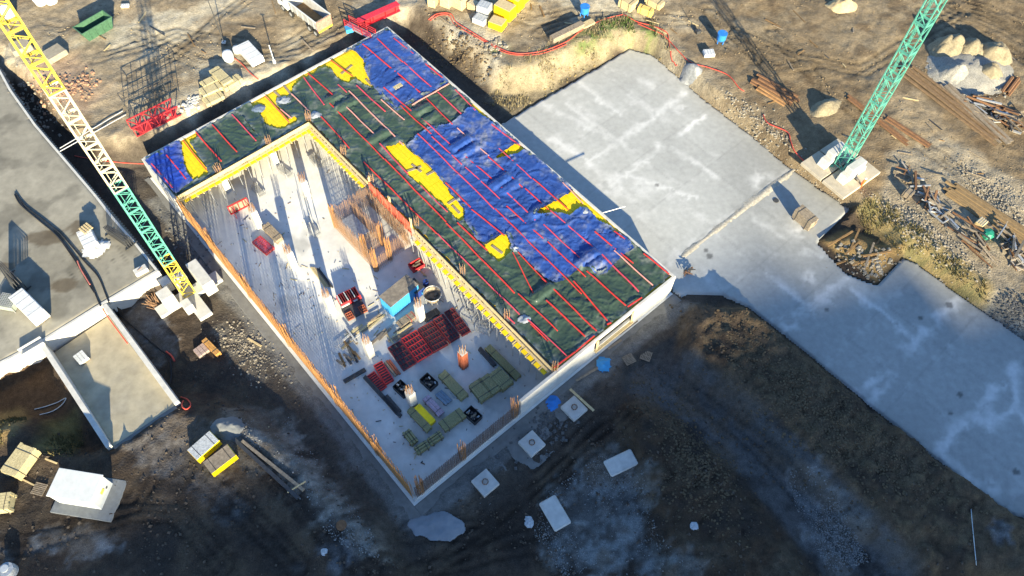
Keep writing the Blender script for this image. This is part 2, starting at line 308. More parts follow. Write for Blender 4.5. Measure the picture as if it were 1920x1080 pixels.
def make_ground():
    xs = np.concatenate([[-2500, -900, -350, -170, -120, -100], np.arange(-86, 86.01, 0.33), [100, 120, 170, 350, 900, 2500]])
    ys = np.concatenate([[-2500, -900, -350, -120, -30, 0, 6], np.arange(10, 112.01, 0.33), [125, 150, 220, 400, 900, 2500]])
    X, Y = np.meshgrid(xs, ys); Z = terr(X, Y)
    far = np.maximum(np.abs(X)-86, 0)+np.maximum(np.maximum(8-Y, Y-112), 0)
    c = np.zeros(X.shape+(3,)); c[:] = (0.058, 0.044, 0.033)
    def lay(mask, col, k=1.0):
        nonlocal c
        w = (np.clip(mask, 0, 1)*k)[..., None]; c = c*(1-w)+np.array(col)*w
    n1 = fbm(X, Y, 5, 0.12); n2 = fbm(X+31, Y-7, 5, 0.4); n3 = fbm(X-11, Y+43, 4, 1.3)
    up = sdpoly(X, Y, UPP)+(n2-0.5)*4
    wu = sst(up, -2.5, 0.5)
    lay(wu, (0.265, 0.216, 0.147))                                            # sandy upper ground
    lay(wu*sst(n1*.7+n2*.3, 0.43, 0.60), (0.40, 0.358, 0.268), 0.9)
    lay(wu*sst(fbm(X+90, Y, 5, .2), 0.55, 0.68), (0.17, 0.128, 0.08), 0.75)
    tr = wu*sst(X, 18, 34); lay(tr, (0.185, 0.138, 0.083), 0.9); lay(tr*sst(n1, 0.5, 0.62), (0.25, 0.2, 0.13), 0.7); lay(tr*sst(n2, 0.55, 0.7), (0.115, 0.082, 0.05), 0.7)
    rd = sdpoly(X, Y, PW([(1660, 180), (1720, 170), (1800, 260), (1925, 370), (1925, 470), (1820, 400), (1690, 290)], 1.8)); lay(sst(rd+(n2-.5)*3, -0.8, 0.8), (0.27, 0.215, 0.14), 0.85)
    gv = sdpoly(X, Y, PW([(1660, 300), (1760, 250), (1930, 350), (1930, 620), (1840, 560), (1790, 490), (1700, 420), (1640, 390)], 1.6)); lay(sst(gv+(n2-.5)*3, -0.5, 0.8)*(0.45+0.55*n3), (0.31, 0.27, 0.20), 0.8)
    lay(sst(sdpoly(X, Y, PW([(1840, 560), (1925, 600), (1925, 640), (1850, 590)], .8))+(n2-.5)*2, -1, 1), (0.22, 0.23, 0.22), 0.9)
    gr = sdpoly(X, Y, PW([(905, 175), (960, 205), (1180, 80), (1260, 110), (1250, 60), (1150, 40), (1060, 90), (960, 130)], 1.2)); lay(sst(gr+(n2-.5)*3, -0.5, 1), (0.245, 0.205, 0.132), 0.85)
    for q, rr in (((1110, 72), 1.8), ((1090, 88), 1.4), ((1165, 48), 1.8), ((1212, 68), 1.8), ((935, 100), 1.2), ((1145, 60), 1.3)):
        p = W(*q, 2.0); lay(np.exp(-((X-p.x)**2+(Y-p.y)**2)/rr**2)*sst(n3, 0.35, 0.6), (0.10, 0.15, 0.035), 0.8)
    br = sdpoly(X, Y, PW([(1600, 390), (1640, 370), (1700, 420), (1790, 490), (1850, 540), (1860, 580), (1790, 540), (1690, 470)], 1.0)); lay(sst(br+(n2-.5)*2, -0.6, 0.8), (0.25, 0.19, 0.085), 0.9); lay(sst(br, -0.6, .8)*sst(n3, .5, .65), (0.11, 0.11, 0.05), 0.7)
    redd = sdpoly(X, Y, PW([(20, 130), (60, 105), (130, 110), (190, 160), (170, 215), (110, 200), (50, 160)], ZP)); lay(sst(redd+(n2-.5)*5, -1.5, 1.5), (0.37, 0.26, 0.175), 0.7)
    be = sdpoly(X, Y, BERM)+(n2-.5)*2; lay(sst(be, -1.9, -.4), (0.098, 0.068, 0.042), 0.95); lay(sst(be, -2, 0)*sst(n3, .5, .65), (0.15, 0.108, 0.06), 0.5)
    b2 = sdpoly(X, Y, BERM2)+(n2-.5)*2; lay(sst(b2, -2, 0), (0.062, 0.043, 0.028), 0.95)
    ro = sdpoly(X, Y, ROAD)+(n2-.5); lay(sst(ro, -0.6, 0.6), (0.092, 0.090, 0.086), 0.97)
    for pts, col, k in (([(1480, 885), (1520, 880), (1560, 930), (1640, 1050), (1560, 1070), (1500, 960)], (0.19, 0.20, 0.20), .8),
                        ([(1130, 850), (1200, 880), (1230, 1000), (1300, 1075), (1060, 1085), (1000, 1000), (1030, 920)], (0.185, 0.20, 0.198), .95),
                        ([(440, 790), (540, 770), (600, 870), (700, 1000), (720, 1060), (640, 1030), (560, 940), (470, 880), (400, 900)], (0.28, 0.265, 0.23), .85),
                        ([(620, 830), (680, 840), (700, 890), (640, 880)], (0.19, 0.20, 0.2), .8),
                        ([(0, 1005), (120, 1010), (260, 1030), (240, 1055), (60, 1040)], (0.20, 0.21, 0.21), .8),
                        ([(230, 820), (330, 790), (450, 860), (430, 960), (280, 900)], (0.15, 0.14, 0.13), .8),
                        ([(400, 610), (470, 600), (520, 650), (560, 700), (480, 700), (420, 660)], (0.20, 0.19, 0.16), .8),
                        ([(220, 590), (290, 560), (330, 640), (300, 680)], (0.19, 0.19, 0.19), .7),
                        ([(1200, 600), (1290, 570), (1240, 640), (1130, 740), (960, 850), (830, 960), (790, 960), (1000, 790)], (0.13, 0.127, 0.115), .8)):
        d = sdpoly(X, Y, PW(pts, 0)); lay(sst(d+(n2-.5)*5+(n3-.5)*3, -.5, .5)*(0.45+0.55*sst(fbm(X, Y, 3, 1.4), 0.35, 0.6)), col, k)
    for q, rx, col in (((640, 1050), 2.2, (.22, .23, .24)), ((1850, 1010), 1.5, (.24, .25, .26)), ((440, 960), 1.6, (.18, .19, .19)), ((120, 930), 3, (.12, .095, .065))):
        p = W(*q, 0); d = np.hypot(X-p.x, Y-p.y)+(n2-.5)*5*rx+(n3-.5)*2; lay((1-sst(d, rx*.1, rx*1.1))*sst(n3, .3, .6), col, .6)
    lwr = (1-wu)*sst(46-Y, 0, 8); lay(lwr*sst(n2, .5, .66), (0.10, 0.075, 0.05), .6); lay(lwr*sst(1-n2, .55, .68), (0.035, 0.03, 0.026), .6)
    ditch = sdpoly(X, Y, BUILD); lay(sst(ditch, -7, -1)*(1-wu)*(X < 25), (0.085, 0.075, 0.062), 0.75)
    ap = sdpoly(X, Y, [tuple(Bp(a, b)[:2]) for a, b in ((-2.6, -2.2), (50, -2.2), (50, 0), (-2.6, 37))]); lay(sst(ap+(n2-.5)*1.0, -0.5, 0.3), (0.17, 0.17, 0.16), 0.75)
    dl = sdpoly(X, Y, DITCHL)+(n2-.5)*2; lay(sst(dl, -1, 1), (0.085, 0.055, 0.033), 0.9)
    gl = sdpoly(X, Y, PW([(0, 780), (30, 770), (55, 800), (20, 850), (0, 850)], .2)); lay(sst(gl+(n2-.5)*2, -1, .5), (0.24, 0.17, 0.075), .8)
    gl = sdpoly(X, Y, PW([(88, 790), (135, 770), (138, 850), (90, 850)], .2)); lay(sst(gl+(n2-.5)*2, -1, .5), (0.17, 0.15, 0.06), .8)
    nb = sdpoly(X, Y, NOTCH); lay(sst(nb+(n2-.5), -0.4, 0.4), (0.25, 0.17, 0.075), .95)
    # tyre tracks: darker damp pairs of lines with their own relief
    for pts, zz in (([(0, 1000), (150, 985), (270, 960), (300, 900), (280, 820), (330, 770)], 0), ([(440, 840), (540, 920), (620, 1010), (700, 1085)], 0), ([(820, 1060), (960, 960), (1080, 860), (1180, 780)], 0),
                    ([(20, 40), (110, 60), (210, 20)], ZP), ([(180, 110), (330, 60), (520, 90), (650, 30)], ZP), ([(250, 150), (380, 60), (480, -20)], ZP), ([(1380, 60), (1500, 110), (1620, 130), (1800, 20)], 1.9), ([(1730, 20), (1840, 60), (1925, 110)], 1.9), ([(1750, -10), (1850, 20), (1925, 60)], 1.9), ([(1450, 60), (1560, 180), (1640, 230)], 1.9), ([(1660, 220), (1800, 320), (1925, 430)], 1.9), ([(1010, 60), (1100, 30), (1300, 30), (1420, 100)], ZP), ([(1640, 1085), (1530, 950), (1420, 830), (1250, 695)], 0), ([(1060, 1080), (1000, 1010), (900, 1040), (780, 1075)], 0), ([(760, 1000), (900, 990), (1010, 900), (1130, 790)], 0), ([(420, 1060), (330, 960), (250, 960), (120, 1000), (0, 1030)], 2.5), ([(380, 900), (460, 960), (560, 1060)], 2), ([(700, 30), (560, 100), (380, 120), (250, 60)], ZP), ([(900, 10), (1000, 40), (1080, 20)], ZP), ([(1330, 20), (1450, 130), (1520, 120)], 1.9), ([(1780, 10), (1880, 50), (1925, 75)], 1.9), ([(1800, -5), (1890, 30), (1925, 45)], 1.9)):
        P = PW(pts, zz); d = sdline(X, Y, P)+(n2-.5)*0.7
        for o in (0.0, 0.95):
            k = np.exp(-((d-o)/0.24)**2)*sst(n1*0.5+n2*0.5, 0.3, 0.5); Z = Z-0.14*k*(far == 0); lay(k, c*0.62, 0.9) if False else None
            w = (0.7*k)[..., None]; c = c*(1-w)+c*0.45*w
    c = c*(0.82+0.36*n3)[..., None]
    # quiet far land
    w = sst(far, 0, 30)[..., None]; c = c*(1-w)+np.array((0.16, 0.14, 0.09))*w; Z = np.where(far > 0, Z*0+np.where(Y > 60, ZP, np.minimum(Z, 1)), Z)
    Z = Z - 0.55*sst(sdpoly(X, Y, HPW), 0.35, 0.7) - 0.35*sst(sdpoly(X, Y, SLABP), 0.4, 0.8)*(sdpoly(X, Y, NOTCH) < -0.2) - 0.3*sst(sdpoly(X, Y, BUILD), 0.8, 1.2)
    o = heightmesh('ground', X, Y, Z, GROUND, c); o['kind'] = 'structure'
make_ground()
# big foundation slab on the right
def make_slab():
    P = np.array(SLABP); x0, y0 = P.min(0); x1, y1 = P.max(0); X, Y = np.meshgrid(np.arange(x0-.5, x1+.5, 0.24), np.arange(y0-.5, y1+.5, 0.24))
    d = sdpoly(X, Y, SLABP)+(fbm(X, Y, 3, 0.9)-.5)*0.2
    n1 = fbm(X, Y, 5, 0.15); n2 = fbm(X+9, Y, 5, 0.7); n3 = fbm(X, Y+5, 4, 2.0)
    c = np.zeros(X.shape+(3,)); c[:] = (0.385, 0.39, 0.37); c *= (0.88+0.24*n1)[..., None]
    U_ = (X-O0.x)*EU.x+(Y-O0.y)*EU.y; V_ = (X-O0.x)*EV.x+(Y-O0.y)*EV.y
    bu = np.array([-60, -38, -31, -24.5, -17, -10.5, -4.2, 3, 9.6, 16.2, 23.4, 40]); bv = np.array([30, 42.5, 48.4, 55.2, 70])
    iu = np.searchsorted(bu, U_+(n3-.5)*.12); iv = np.searchsorted(bv, V_+np.where(U_ > 10, 0, 1.6)+(n3-.5)*.12); bt = RNG.random((len(bu)+2, len(bv)+2)); c *= (.955+.09*bt[iu, iv])[..., None]
    jd = np.minimum(np.min(np.abs(U_[..., None]-bu), -1), np.min(np.abs((V_+np.where(U_ > 10, 0, 1.6))[..., None]-bv), -1)); jk = np.exp(-(jd/.13)**2); c *= (1-.12*jk)[..., None]; jw = np.exp(-(jd/(.2+.8*n2**2))**2)*sst(n2*.6+n1*.4, .5, .66)*.4; c = c*(1-jw[..., None])+np.array((.62, .62, .6))*jw[..., None]
    st = [[(1070, 140), (1160, 215)], [(1120, 120), (1220, 155)], [(1010, 190), (1150, 265)], [(1095, 305), (1200, 240), (1285, 175)], [(1150, 345), (1250, 270), (1320, 215)], [(1250, 268), (1345, 335)], [(1180, 330), (1300, 370)], [(1060, 195), (1150, 260)], [(1040, 260), (1110, 310)],
          [(1590, 715), (1600, 740), (1680, 690), (1700, 660), (1780, 580), (1800, 560)], [(1440, 510), (1520, 585)], [(1590, 535), (1720, 640)], [(1500, 580), (1600, 520)], [(1630, 755), (1680, 705)], [(1760, 850), (1830, 770), (1880, 720)], [(1765, 850), (1860, 930)], [(1830, 775), (1855, 800), (1905, 760)], [(1905, 680), (1905, 770), (1925, 790)], [(1400, 400), (1480, 455), (1540, 480)], [(1440, 600), (1520, 580), (1560, 550)], [(1680, 680), (1720, 650)]]
    w = np.zeros(X.shape)
    for s in st:
        dd = sdline(X+(n2-.5)*1.6, Y+(n3-.5)*1.2, PW(s, .1)); w = np.maximum(w, np.exp(-(dd/(0.15+1.1*n2**2))**2)*sst(n1+n2*0.5, 0.5, 0.9)); w = np.maximum(w, 0.5*sst(n2, .3, .55)*np.exp(-(dd/0.14)**2))
    for q, r in (((1035, 205), 1.5), ((1205, 350), 2), ((1105, 300), 1.6), ((1275, 205), 1.4), ((1200, 235), 1.2), ((1150, 350), 2.2), ((1600, 735), 1.6), ((1500, 430), 2.0), ((1520, 520), 1.3), ((1860, 780), 1.6), ((1545, 560), 1.5), ((1430, 340), 2.2), ((1860, 915), 1.2), ((1480, 610), 1.4), ((1010, 195), 1.0)):
        p = W(*q, .1); w = np.maximum(w, (1-sst(np.hypot(X-p.x, Y-p.y)+(n2-.5)*4, r*.4, r*1.2))*sst(n2, 0.35, 0.6)*0.9)
    w *= np.where(X > 22, .95, .55); c = c*(1-w[..., None])+np.array((0.66, 0.66, 0.64))*w[..., None]
    rt = sst(X, 22, 30); k = (0.82+0.18*(1-rt)); c *= k[..., None]
    for q, r in (((1780, 572), .45), ((1727, 596), .28), ((1550, 580), .25), ((1782, 775), .22), ((1800, 740), .3), ((1905, 885), .35), ((1455, 376), .3), ((1330, 480), .4), ((1324, 470), .3), ((1232, 347), .2)):
        p = W(*q, .1); k = (1-sst(np.hypot(X-p.x, Y-p.y), r*.8, r*1.2))*0.6; c *= (1-k)[..., None]
    c *= (0.92+0.16*n3)[..., None]
    Z = 0.10+(n1-.5)*0.03; Z = np.where(d < 0.28, -0.3, Z)
    keep = (np.minimum(np.minimum(d[:-1, :-1], d[1:, 1:]), np.minimum(d[1:, :-1], d[:-1, 1:])) > -0.05)
    o = heightmesh('foundation_slab', X, Y, Z, SLABM, c, keep); o['kind'] = 'structure'
    # rough earth strip left along the joint across the slab
    A = W(1278, 482, .1); B = W(1490, 317, .1); L = (B-A).length; ax = (B-A).normalized(); sd = Vector((-ax.y, ax.x, 0))
    s1, t1 = np.meshgrid(np.arange(0, L, .15), np.arange(-1.1, 1.1, .15)); X = A.x+ax.x*s1+sd.x*t1; Y = A.y+ax.y*s1+sd.y*t1; n4 = fbm(X, Y, 4, .9); hw = .38+(fbm(X*.5, Y*.5, 3, .8)-.5)*.7; k = 1-np.clip(np.abs(t1)/hw, 0, 1.2)+(n4-.5)*.5
    heightmesh('joint_strip', X, Y, .09+.10*np.clip(k, 0, 1)**.6*(.5+n4), mat('joint_fill', (0.44, 0.40, 0.32), .95, .3, 4, .6, world=True), None, (k[:-1, :-1] > 0), parent=o)
make_slab()
# raised yard on the left
def make_yard():
    P = np.array(HPW); X, Y = np.meshgrid(np.arange(-92, P[:, 0].max()+.5, 0.3), np.arange(P[:, 1].min()-.5, 104, 0.3))
    d = sdpoly(X, Y, HPW); n1 = fbm(X, Y, 5, 0.16); n2 = fbm(X, Y+8, 5, 0.8)
    c = np.zeros(X.shape+(3,)); c[:] = (0.238, 0.222, 0.177); c *= (0.7+0.6*n1)[..., None]*(0.85+0.3*n2)[..., None]; c *= (1-.3*sst(fbm(X+5, Y+70, 4, .3), .55, .66))[..., None]
    for i in range(14):
        dd = np.abs((X-O0.x)*EV.x+(Y-O0.y)*EV.y+22+i*4.1)+(n2-.5)*.25; c *= (1-.25*np.exp(-(dd/.1)**2)*sst(n2, .35, .5))[..., None]
    lt = 1-sst(sdline(X, Y, PW([(0, 560), (30, 700)], 2.8)), 1, 4); c = c*(1+0.15*lt[..., None])
    for q, a, b, r in (((85, 445), 2.4, 1.2, 0), ((150, 428), 1.6, 1.1, 0), ((118, 535), 1.7, 1.2, 0), ((10, 500), 1.4, .8, 0)):
        p = W(*q, 2.8); dd = np.hypot((X-p.x)/a, (Y-p.y)/b)+(n2-.5)*0.7; k = (1-sst(dd, 0.75, 0.95))*0.72; c = c*(1-k[..., None])+np.array((0.075, 0.055, 0.032))*k[..., None]
    for i in range(9):                                                      # tar seams of the paved strip
        a = W(112+i*18, 480-i*9, 2.8); b = W(150+i*18, 540-i*9, 2.8); dd = sdline(X, Y, [a[:2], b[:2]])+(n2-.5)*.3; k = np.exp(-(dd/0.11)**2)*sst(n2, .38, .55)*.6; c *= (1-k)[..., None]
    Z = 2.80+(n1-.5)*0.05; Z = np.where(d < 0.0, 2.3, Z)
    keep = (np.maximum(np.maximum(d[:-1, :-1], d[1:, 1:]), np.maximum(d[1:, :-1], d[:-1, 1:])) > -0.02)
    o = heightmesh('yard_pavement', X, Y, Z, HARD, c, keep); o['kind'] = 'structure'
make_yard()
# ------------------------------------------------------------------ tower blocks south of the site (off frame; they shade its lower half)
def tower(s, width, t_edge, label, D=360.0):
    P = Vector((0.94, 0.342, 0)); Sd = Vector((-0.342, 0.94, 0))
    h = (D+t_edge)*math.tan(SUN_EL); c = P*s - Sd*(D+8)
    o = thing('apartment_tower', label, 'tower', (c.x, c.y, 0), math.atan2(P.y, P.x), 'tower blocks south of the site')
    MB().box((0, 0, h/2), (width, 16, h)).build('wall', TOWERM, o)
    for k in range(int(h//3)-1):
        MB().box((0, 8.06, 2+k*3.0), (width-2, 0.1, 1.4)).build('window_band', GLASS, o)
    MB().box((0, 0, h+0.2), (width*.3, 6, 0.4)).build('roof_hatch', TOWERM, o)
for i, (s, w, t, l) in enumerate(((-62, 74, 40, 'grey apartment tower at the western end of the row south of the site'), (-13, 32, 41, 'grey apartment tower second from the west in the southern row'), (9, 22, 42.5, 'tallest grey apartment tower in the row south of the site'), (32, 30, 38, 'grey apartment tower east of the tallest one south of the site'), (52, 18, 35, 'narrow grey apartment tower south of the site'), (85, 60, 27, 'wide low grey apartment tower at the eastern end of the southern row'))):
    tower(s, w, t, l)
# ------------------------------------------------------------------ the unfinished building
ZD = 3.45                                                     # deck level
BLD = thing('unfinished_building', 'L-shaped concrete building under construction around an open floor with rebar walls', 'building', O0, 0)
def bl(u, v, z): p = Bp(u, v, z)-O0; return p
def bbox(m, u0, u1, v0, v1, z0, z1, mt=None):
    m.prism([tuple(bl(a, b, 0)[:2]) for a, b in ((u0, v0), (u1, v0), (u1, v1), (u0, v1))], z0, z1, mt); return m
def court_floor():
    U, V = np.meshgrid(np.arange(-0.3, 53.4, 0.25), np.arange(-0.3, 36.7, 0.25)); X = O0.x+EU.x*U+EV.x*V; Y = O0.y+EU.y*U+EV.y*V
    n1 = fbm(X, Y, 5, 0.2); n2 = fbm(X, Y+3, 5, 0.9); c = np.zeros(U.shape+(3,)); c[:] = (0.60, 0.60, 0.57); c *= (0.82+0.36*n1)[..., None]*(0.92+.16*n2)[..., None]
    for u, v, r in ((10, 10, 2.5), (5, 6, 3), (13, 14, 2), (20, 9, 2), (33, 8, 1.2), (27, 3, 1.6), (18, 15, 2), (3, 13, 2)):
        k = (1-sst(np.hypot(U-u, V-v)+(n2-.5)*4, r*.4, r*1.3))*.25; c *= (1-k)[..., None]
    o = heightmesh('floor_slab', X-O0.x, Y-O0.y, 0.0+(n1-.5)*.02, FLOORM, c, None); o.parent = BLD
court_floor()
# footing strip round the walls
m = MB(); bbox(m, -1.5, 53.5, -1.45, -0.31, -0.25, -0.03); m.build('footing_strip', DCONC, BLD, bevel=.03)
m = MB(); bbox(m, -1.5, -0.31, -0.30, 36.6, -0.25, -0.035); m.build('footing_strip', DCONC, BLD, bevel=.03)
# kicker walls round the open floor, full walls round the decked part
def wall(u0, u1, v0, v1, z0, z1, mt=WCONC): return bbox(MB(), u0, u1, v0, v1, z0, z1).build('wall', mt, BLD, bevel=.02)
wall(-0.02, 44.9, -0.02, 0.30, 0, 0.45); wall(-0.02, 0.30, 0.305, 13.6, 0, 0.45)
wall(44.95, 53.0, -0.05, 0.28, 0, ZD+.10); wall(52.72, 53.05, 0.285, 36.25, 0, ZD+.12)
wall(0.0, 52.7, 35.95, 36.27, 0, ZD+.12)
for a, b in ((13.62, 18.6), (18.62, 23.9), (29.8, 35.94)): wall(-0.04, 0.30, a, b, 0, ZD+.10)
wall(-0.02, 0.30, 23.92, 29.78, 0, 1.6); wall(0.05, 0.30, 23.92, 29.78, 2.9, ZD+.10)
m = MB(); bbox(m, -0.35, -0.045, 24.0, 29.7, 1.25, 1.45); m.build('window_ledge', CREAM, BLD)
for v in (24.2, 29.5):
    for k in range(3): MB().bar(bl(-0.12, v+k*.1, 1.45), bl(-0.05, v+k*.1, 3.3), .1, .1).build('formwork_stud', CREAM, BLD)
# deck under the tarpaulins
m = MB(); bbox(m, 45.0, 52.7, 0.30, 35.94, ZD-.30, ZD-.03); bbox(m, 0.31, 44.99, 18.5, 35.94, ZD-.30, ZD-.032); m.build('deck_slab', ROOFDECK, BLD)
CH = 3.2
bars_tpl = {}
def starter(parent, c, z0, h, s=0.55, nb=8, mt=RBARB, r=0.022, lean=0.1):
    m = MB()
    for i in range(nb):
        a = 2*math.pi*i/nb; k = 1/max(abs(math.cos(a)), abs(math.sin(a))); p = Vector((c[0]+math.cos(a)*k*s/2, c[1]+math.sin(a)*k*s/2, z0))
        m.bar(p, p+Vector((random.uniform(-lean, lean), random.uniform(-lean, lean), h*random.uniform(.92, 1.05))), r*2, caps=False)
    for zz in (.25, .5): m.tube([(c[0]+math.cos(t)*s*.62, c[1]+math.sin(t)*s*.62, z0+h*zz) for t in [j*math.pi/3 for j in range(7)]], .02, 4)
    return m.build('starter_bars', mt, parent)
colgrid = [(u, v) for u in (8.2, 15.65, 23.05, 30.6, 38.1, 45.35) for v in (6.0, 12.8)]
for u, v in colgrid:
    if (u, v) == (23.05, 12.8) or (u, v) == (30.6, 12.8): continue
    c = bl(u, v, 0); red = (u, v) == (8.2, 12.8); top = CH if u < 45 else ZD-.3
    col = MB().box((0, 0, top/2), (.78, .78, top), ANG).build('column', RBROWN if red else WCONC, BLD, bevel=.02); col.location = c
    if red:
        for q in range(4):
            a = ANG+q*math.pi/2
            for k in (-.25, .0, .25): d = Vector((math.cos(a), math.sin(a), 0)); e = Vector((-d.y, d.x, 0)); MB().bar(d*.43+e*k, d*.43+e*k+Vector((0, 0, top-.05)), .07).build('formwork_rib', RBROWN, col)
        col['label'] = 'column still boxed in red-brown formwork'
        bbox2 = MB().box((0, 0, top+.02), (.74, .74, .04), ANG).build('column_head', CONC, col)
    if u < 45: starter(col, (0, 0), top, 1.25, .56)
# starter bar bunches standing up through the deck edge and round the kickers
for u, v, z, h in ((45.4, 18.6, ZD, 1.5), (45.3, 12.8, ZD, 1.4), (45.3, 6.0, ZD, 1.4), (38.1, 18.8, ZD, 1.4), (32.4, 18.8, ZD, 1.3), (24.0, 19.0, ZD, 1.6), (15.6, 18.9, ZD, 1.5), (8.2, 18.9, ZD, 1.5), (0.5, 18.6, ZD, 1.3)): starter(BLD, bl(u, v, 0)[:2], z, h, .5, 8)
for u in (6.0, 13.0, 22.0, 30.0, 38.1): starter(BLD, bl(u, 0.2, 0)[:2], .4, 4.4, .5, 10, RBAR)
for v in (1.0, 6.2, 13.0): starter(BLD, bl(.25, v, 0)[:2], .4, 4.2, .6, 12, RBAR)
def mesh_wall(a, b, z0, h, sp, hs, mt, r=.018, off=.11, name='rebar_mesh', jit=.05, both=True):
    a = Vector(a); b = Vector(b); L = (b-a).length; d = (b-a)/L; nrm = Vector((-d.y, d.x, 0)); m = MB(); n = int(L/sp)
    for s in (-1, 1):
        for i in range(n+1):
            p = a+d*(i*sp)+nrm*off*s; hh = h*(1+random.uniform(-jit, jit)); q = p+Vector((random.uniform(-.05, .05), random.uniform(-.05, .05), hh)); p.z += z0; q.z += z0
            m.bar(p, q, r*2, caps=False)
        for k in range(1, int(h/hs) if (s > 0 or both) else 1):
            p = a+nrm*off*s; q = b+nrm*off*s; p.z += z0+k*hs; q.z += z0+k*hs; m.bar(p, q, r*2, caps=False)
    o = m.build(name, mt, BLD, kind='stuff'); return o
mesh_wall(bl(0.3, .14, 0), bl(44.8, .14, 0), .4, 3.9, .33, .21, RBAR, .019, both=False)
mesh_wall(bl(.14, .4, 0), bl(.14, 13.5, 0), .4, 2.7, .22, .24, mat('rebar_shaded', (.15, .095, .065), .9, .3, 2, 0), .017)  # lower mesh stands in shade; that shade is put into its darker colour
# rebar core of the stair shaft
for a, b, h in (((24, 12.8), (32.3, 12.8), 3.6), ((24, 12.8), (24, 15.0), 2.6), ((24.4, 15.0), (24.4, 17.9), 3.0), ((32.2, 12.8), (32.2, 18.0), 3.6), ((26.6, 13.2), (26.6, 15.6), 3.4), ((28.0, 15.4), (32, 15.4), 3.5), ((24.6, 17.9), (32.2, 17.9), 3.2), ((26.4, 15.6), (28.2, 15.6), 3.4)):
    mesh_wall(bl(*a, 0), bl(*b, 0), 0, h, .24, .34, RBARB, .013, .12, jit=.10, both=False)
for u, v in ((24.1, 12.9), (24.3, 15.0), (26.5, 13.2), (26.5, 15.6), (32.2, 12.9)): starter(BLD, bl(u, v, 0)[:2], 0, 4.2, .45, 12, RBAR)
m = MB(); bbox(m, 28.4, 31.8, 13.2, 15.2, 1.0, 1.06); m.build('landing_board', GREYW, BLD)
# edge formwork: boards, cantilever beams and yellow panels along the court
def edge(a, b, inward, yellow_sp, style):
    A = Vector(bl(*a, 0)); B = Vector(bl(*b, 0)); d = (B-A).normalized(); L = (B-A).length; rz = math.atan2(d.y, d.x); nrm = Vector(inward).normalized()
    nseg = max(1, round(L/4.0))
    for i in range(nseg):
        c = A+d*(L*(i+.5)/nseg); c = c+nrm*.05
        MB().box((0, 0, 0), (L/nseg-.04, .09, .55), 0).build('edge_board', CREAM, BLD).matrix_local = Matrix.Translation((c.x, c.y, ZD+.10))@Matrix.Rotation(rz, 4, 'Z')
        c2 = c+nrm*.30
        MB().box((0, 0, 0), (L/nseg-.06, .26, .05), 0).build('walk_plank', CREAM, BLD).matrix_local = Matrix.Translation((c2.x, c2.y, ZD-.18+random.uniform(-.015, .015)))@Matrix.Rotation(rz, 4, 'Z')
        c3 = c-nrm*.24
        MB().box((0, 0, 0), (L/nseg-.06, .16, .05), 0).build('stop_end_board', DSTEEL if style == 1 else BROWNP, BLD).matrix_local = Matrix.Translation((c3.x, c3.y, ZD+.13))@Matrix.Rotation(rz, 4, 'Z')
    n = int(L/yellow_sp); pm = MB().box((0, 0, 0), (yellow_sp*.62 if style == 1 else yellow_sp*.93, .62 if style == 1 else .42, .06)).build('edge_panel', YEL, BLD); bm = MB().box((0, 0, 0), (.11, .95, .2)).build('cantilever_beam', CREAM, BLD); km = MB().bar((0, .3, -.15), (0, -.35, -.75), .07).build('bracket_strut', CREAM, BLD)
    first = True
    for i in range(n):
        t = (i+.5)*yellow_sp; c = A+d*t
        for o, off, z in ((pm, .62 if style == 1 else .62, ZD-.30), ):
            q = o if first else o.copy()
            if not first: C.objects.link(q)
            q.matrix_local = Matrix.Translation(((c+nrm*off).x+random.uniform(-.04, .04), (c+nrm*off).y+random.uniform(-.04, .04), z+random.uniform(-.03, .03)))@Matrix.Rotation(rz+random.uniform(-.05, .05), 4, 'Z')
        c = A+d*(t+yellow_sp*.5)
        for o, off, z in ((bm, .5, ZD-.36), (km, .5, ZD-.36)):
            q = o if first else o.copy()
            if not first: C.objects.link(q)
            q.matrix_local = Matrix.Translation(((c+nrm*off).x, (c+nrm*off).y, z))@Matrix.Rotation(rz+(math.pi if style == 1 else 0), 4, 'Z')
        first = False
edge((0.6, 18.35), (23.4, 18.35), -EV, 1.0, 1)
edge((32.6, 18.35), (44.9, 18.35), -EV, .62, 2)
edge((44.95, 18.3), (44.95, .4), -EU, .8, 2)
# steel props carrying the deck edge
pr = thing('steel_prop', 'slim galvanised steel prop standing under the yellow deck edge', 'prop', Bp(2, 17.6), 0, 'props under the deck edge')
MB().box((0, 0, .01), (.16, .16, .02)).build('foot_plate', STEEL, pr); MB().bar((0, 0, .02), (0, 0, 1.9), .07, n=6).build('outer_tube', STEEL, pr); MB().bar((0, 0, 1.9), (0, 0, 3.02), .05, n=6).build('inner_tube', STEEL, pr); MB().box((0, 0, 3.03), (.18, .18, .02)).build('head_plate', STEEL, pr)
for u in np.arange(3.2, 44, 1.25):
    if 23.6 < u < 32.6: continue
    dup(pr, Bp(u, 17.55+random.uniform(-.15, .15)), 0, pr['label'], pr['group'])
    if random.random() < .5: dup(pr, Bp(u+.5, 18.9), 0, pr['label'], pr['group'])
for v in np.arange(1.2, 17.5, 1.3): dup(pr, Bp(44.2+random.uniform(-.15, .15), v), 0, pr['label'], pr['group'])
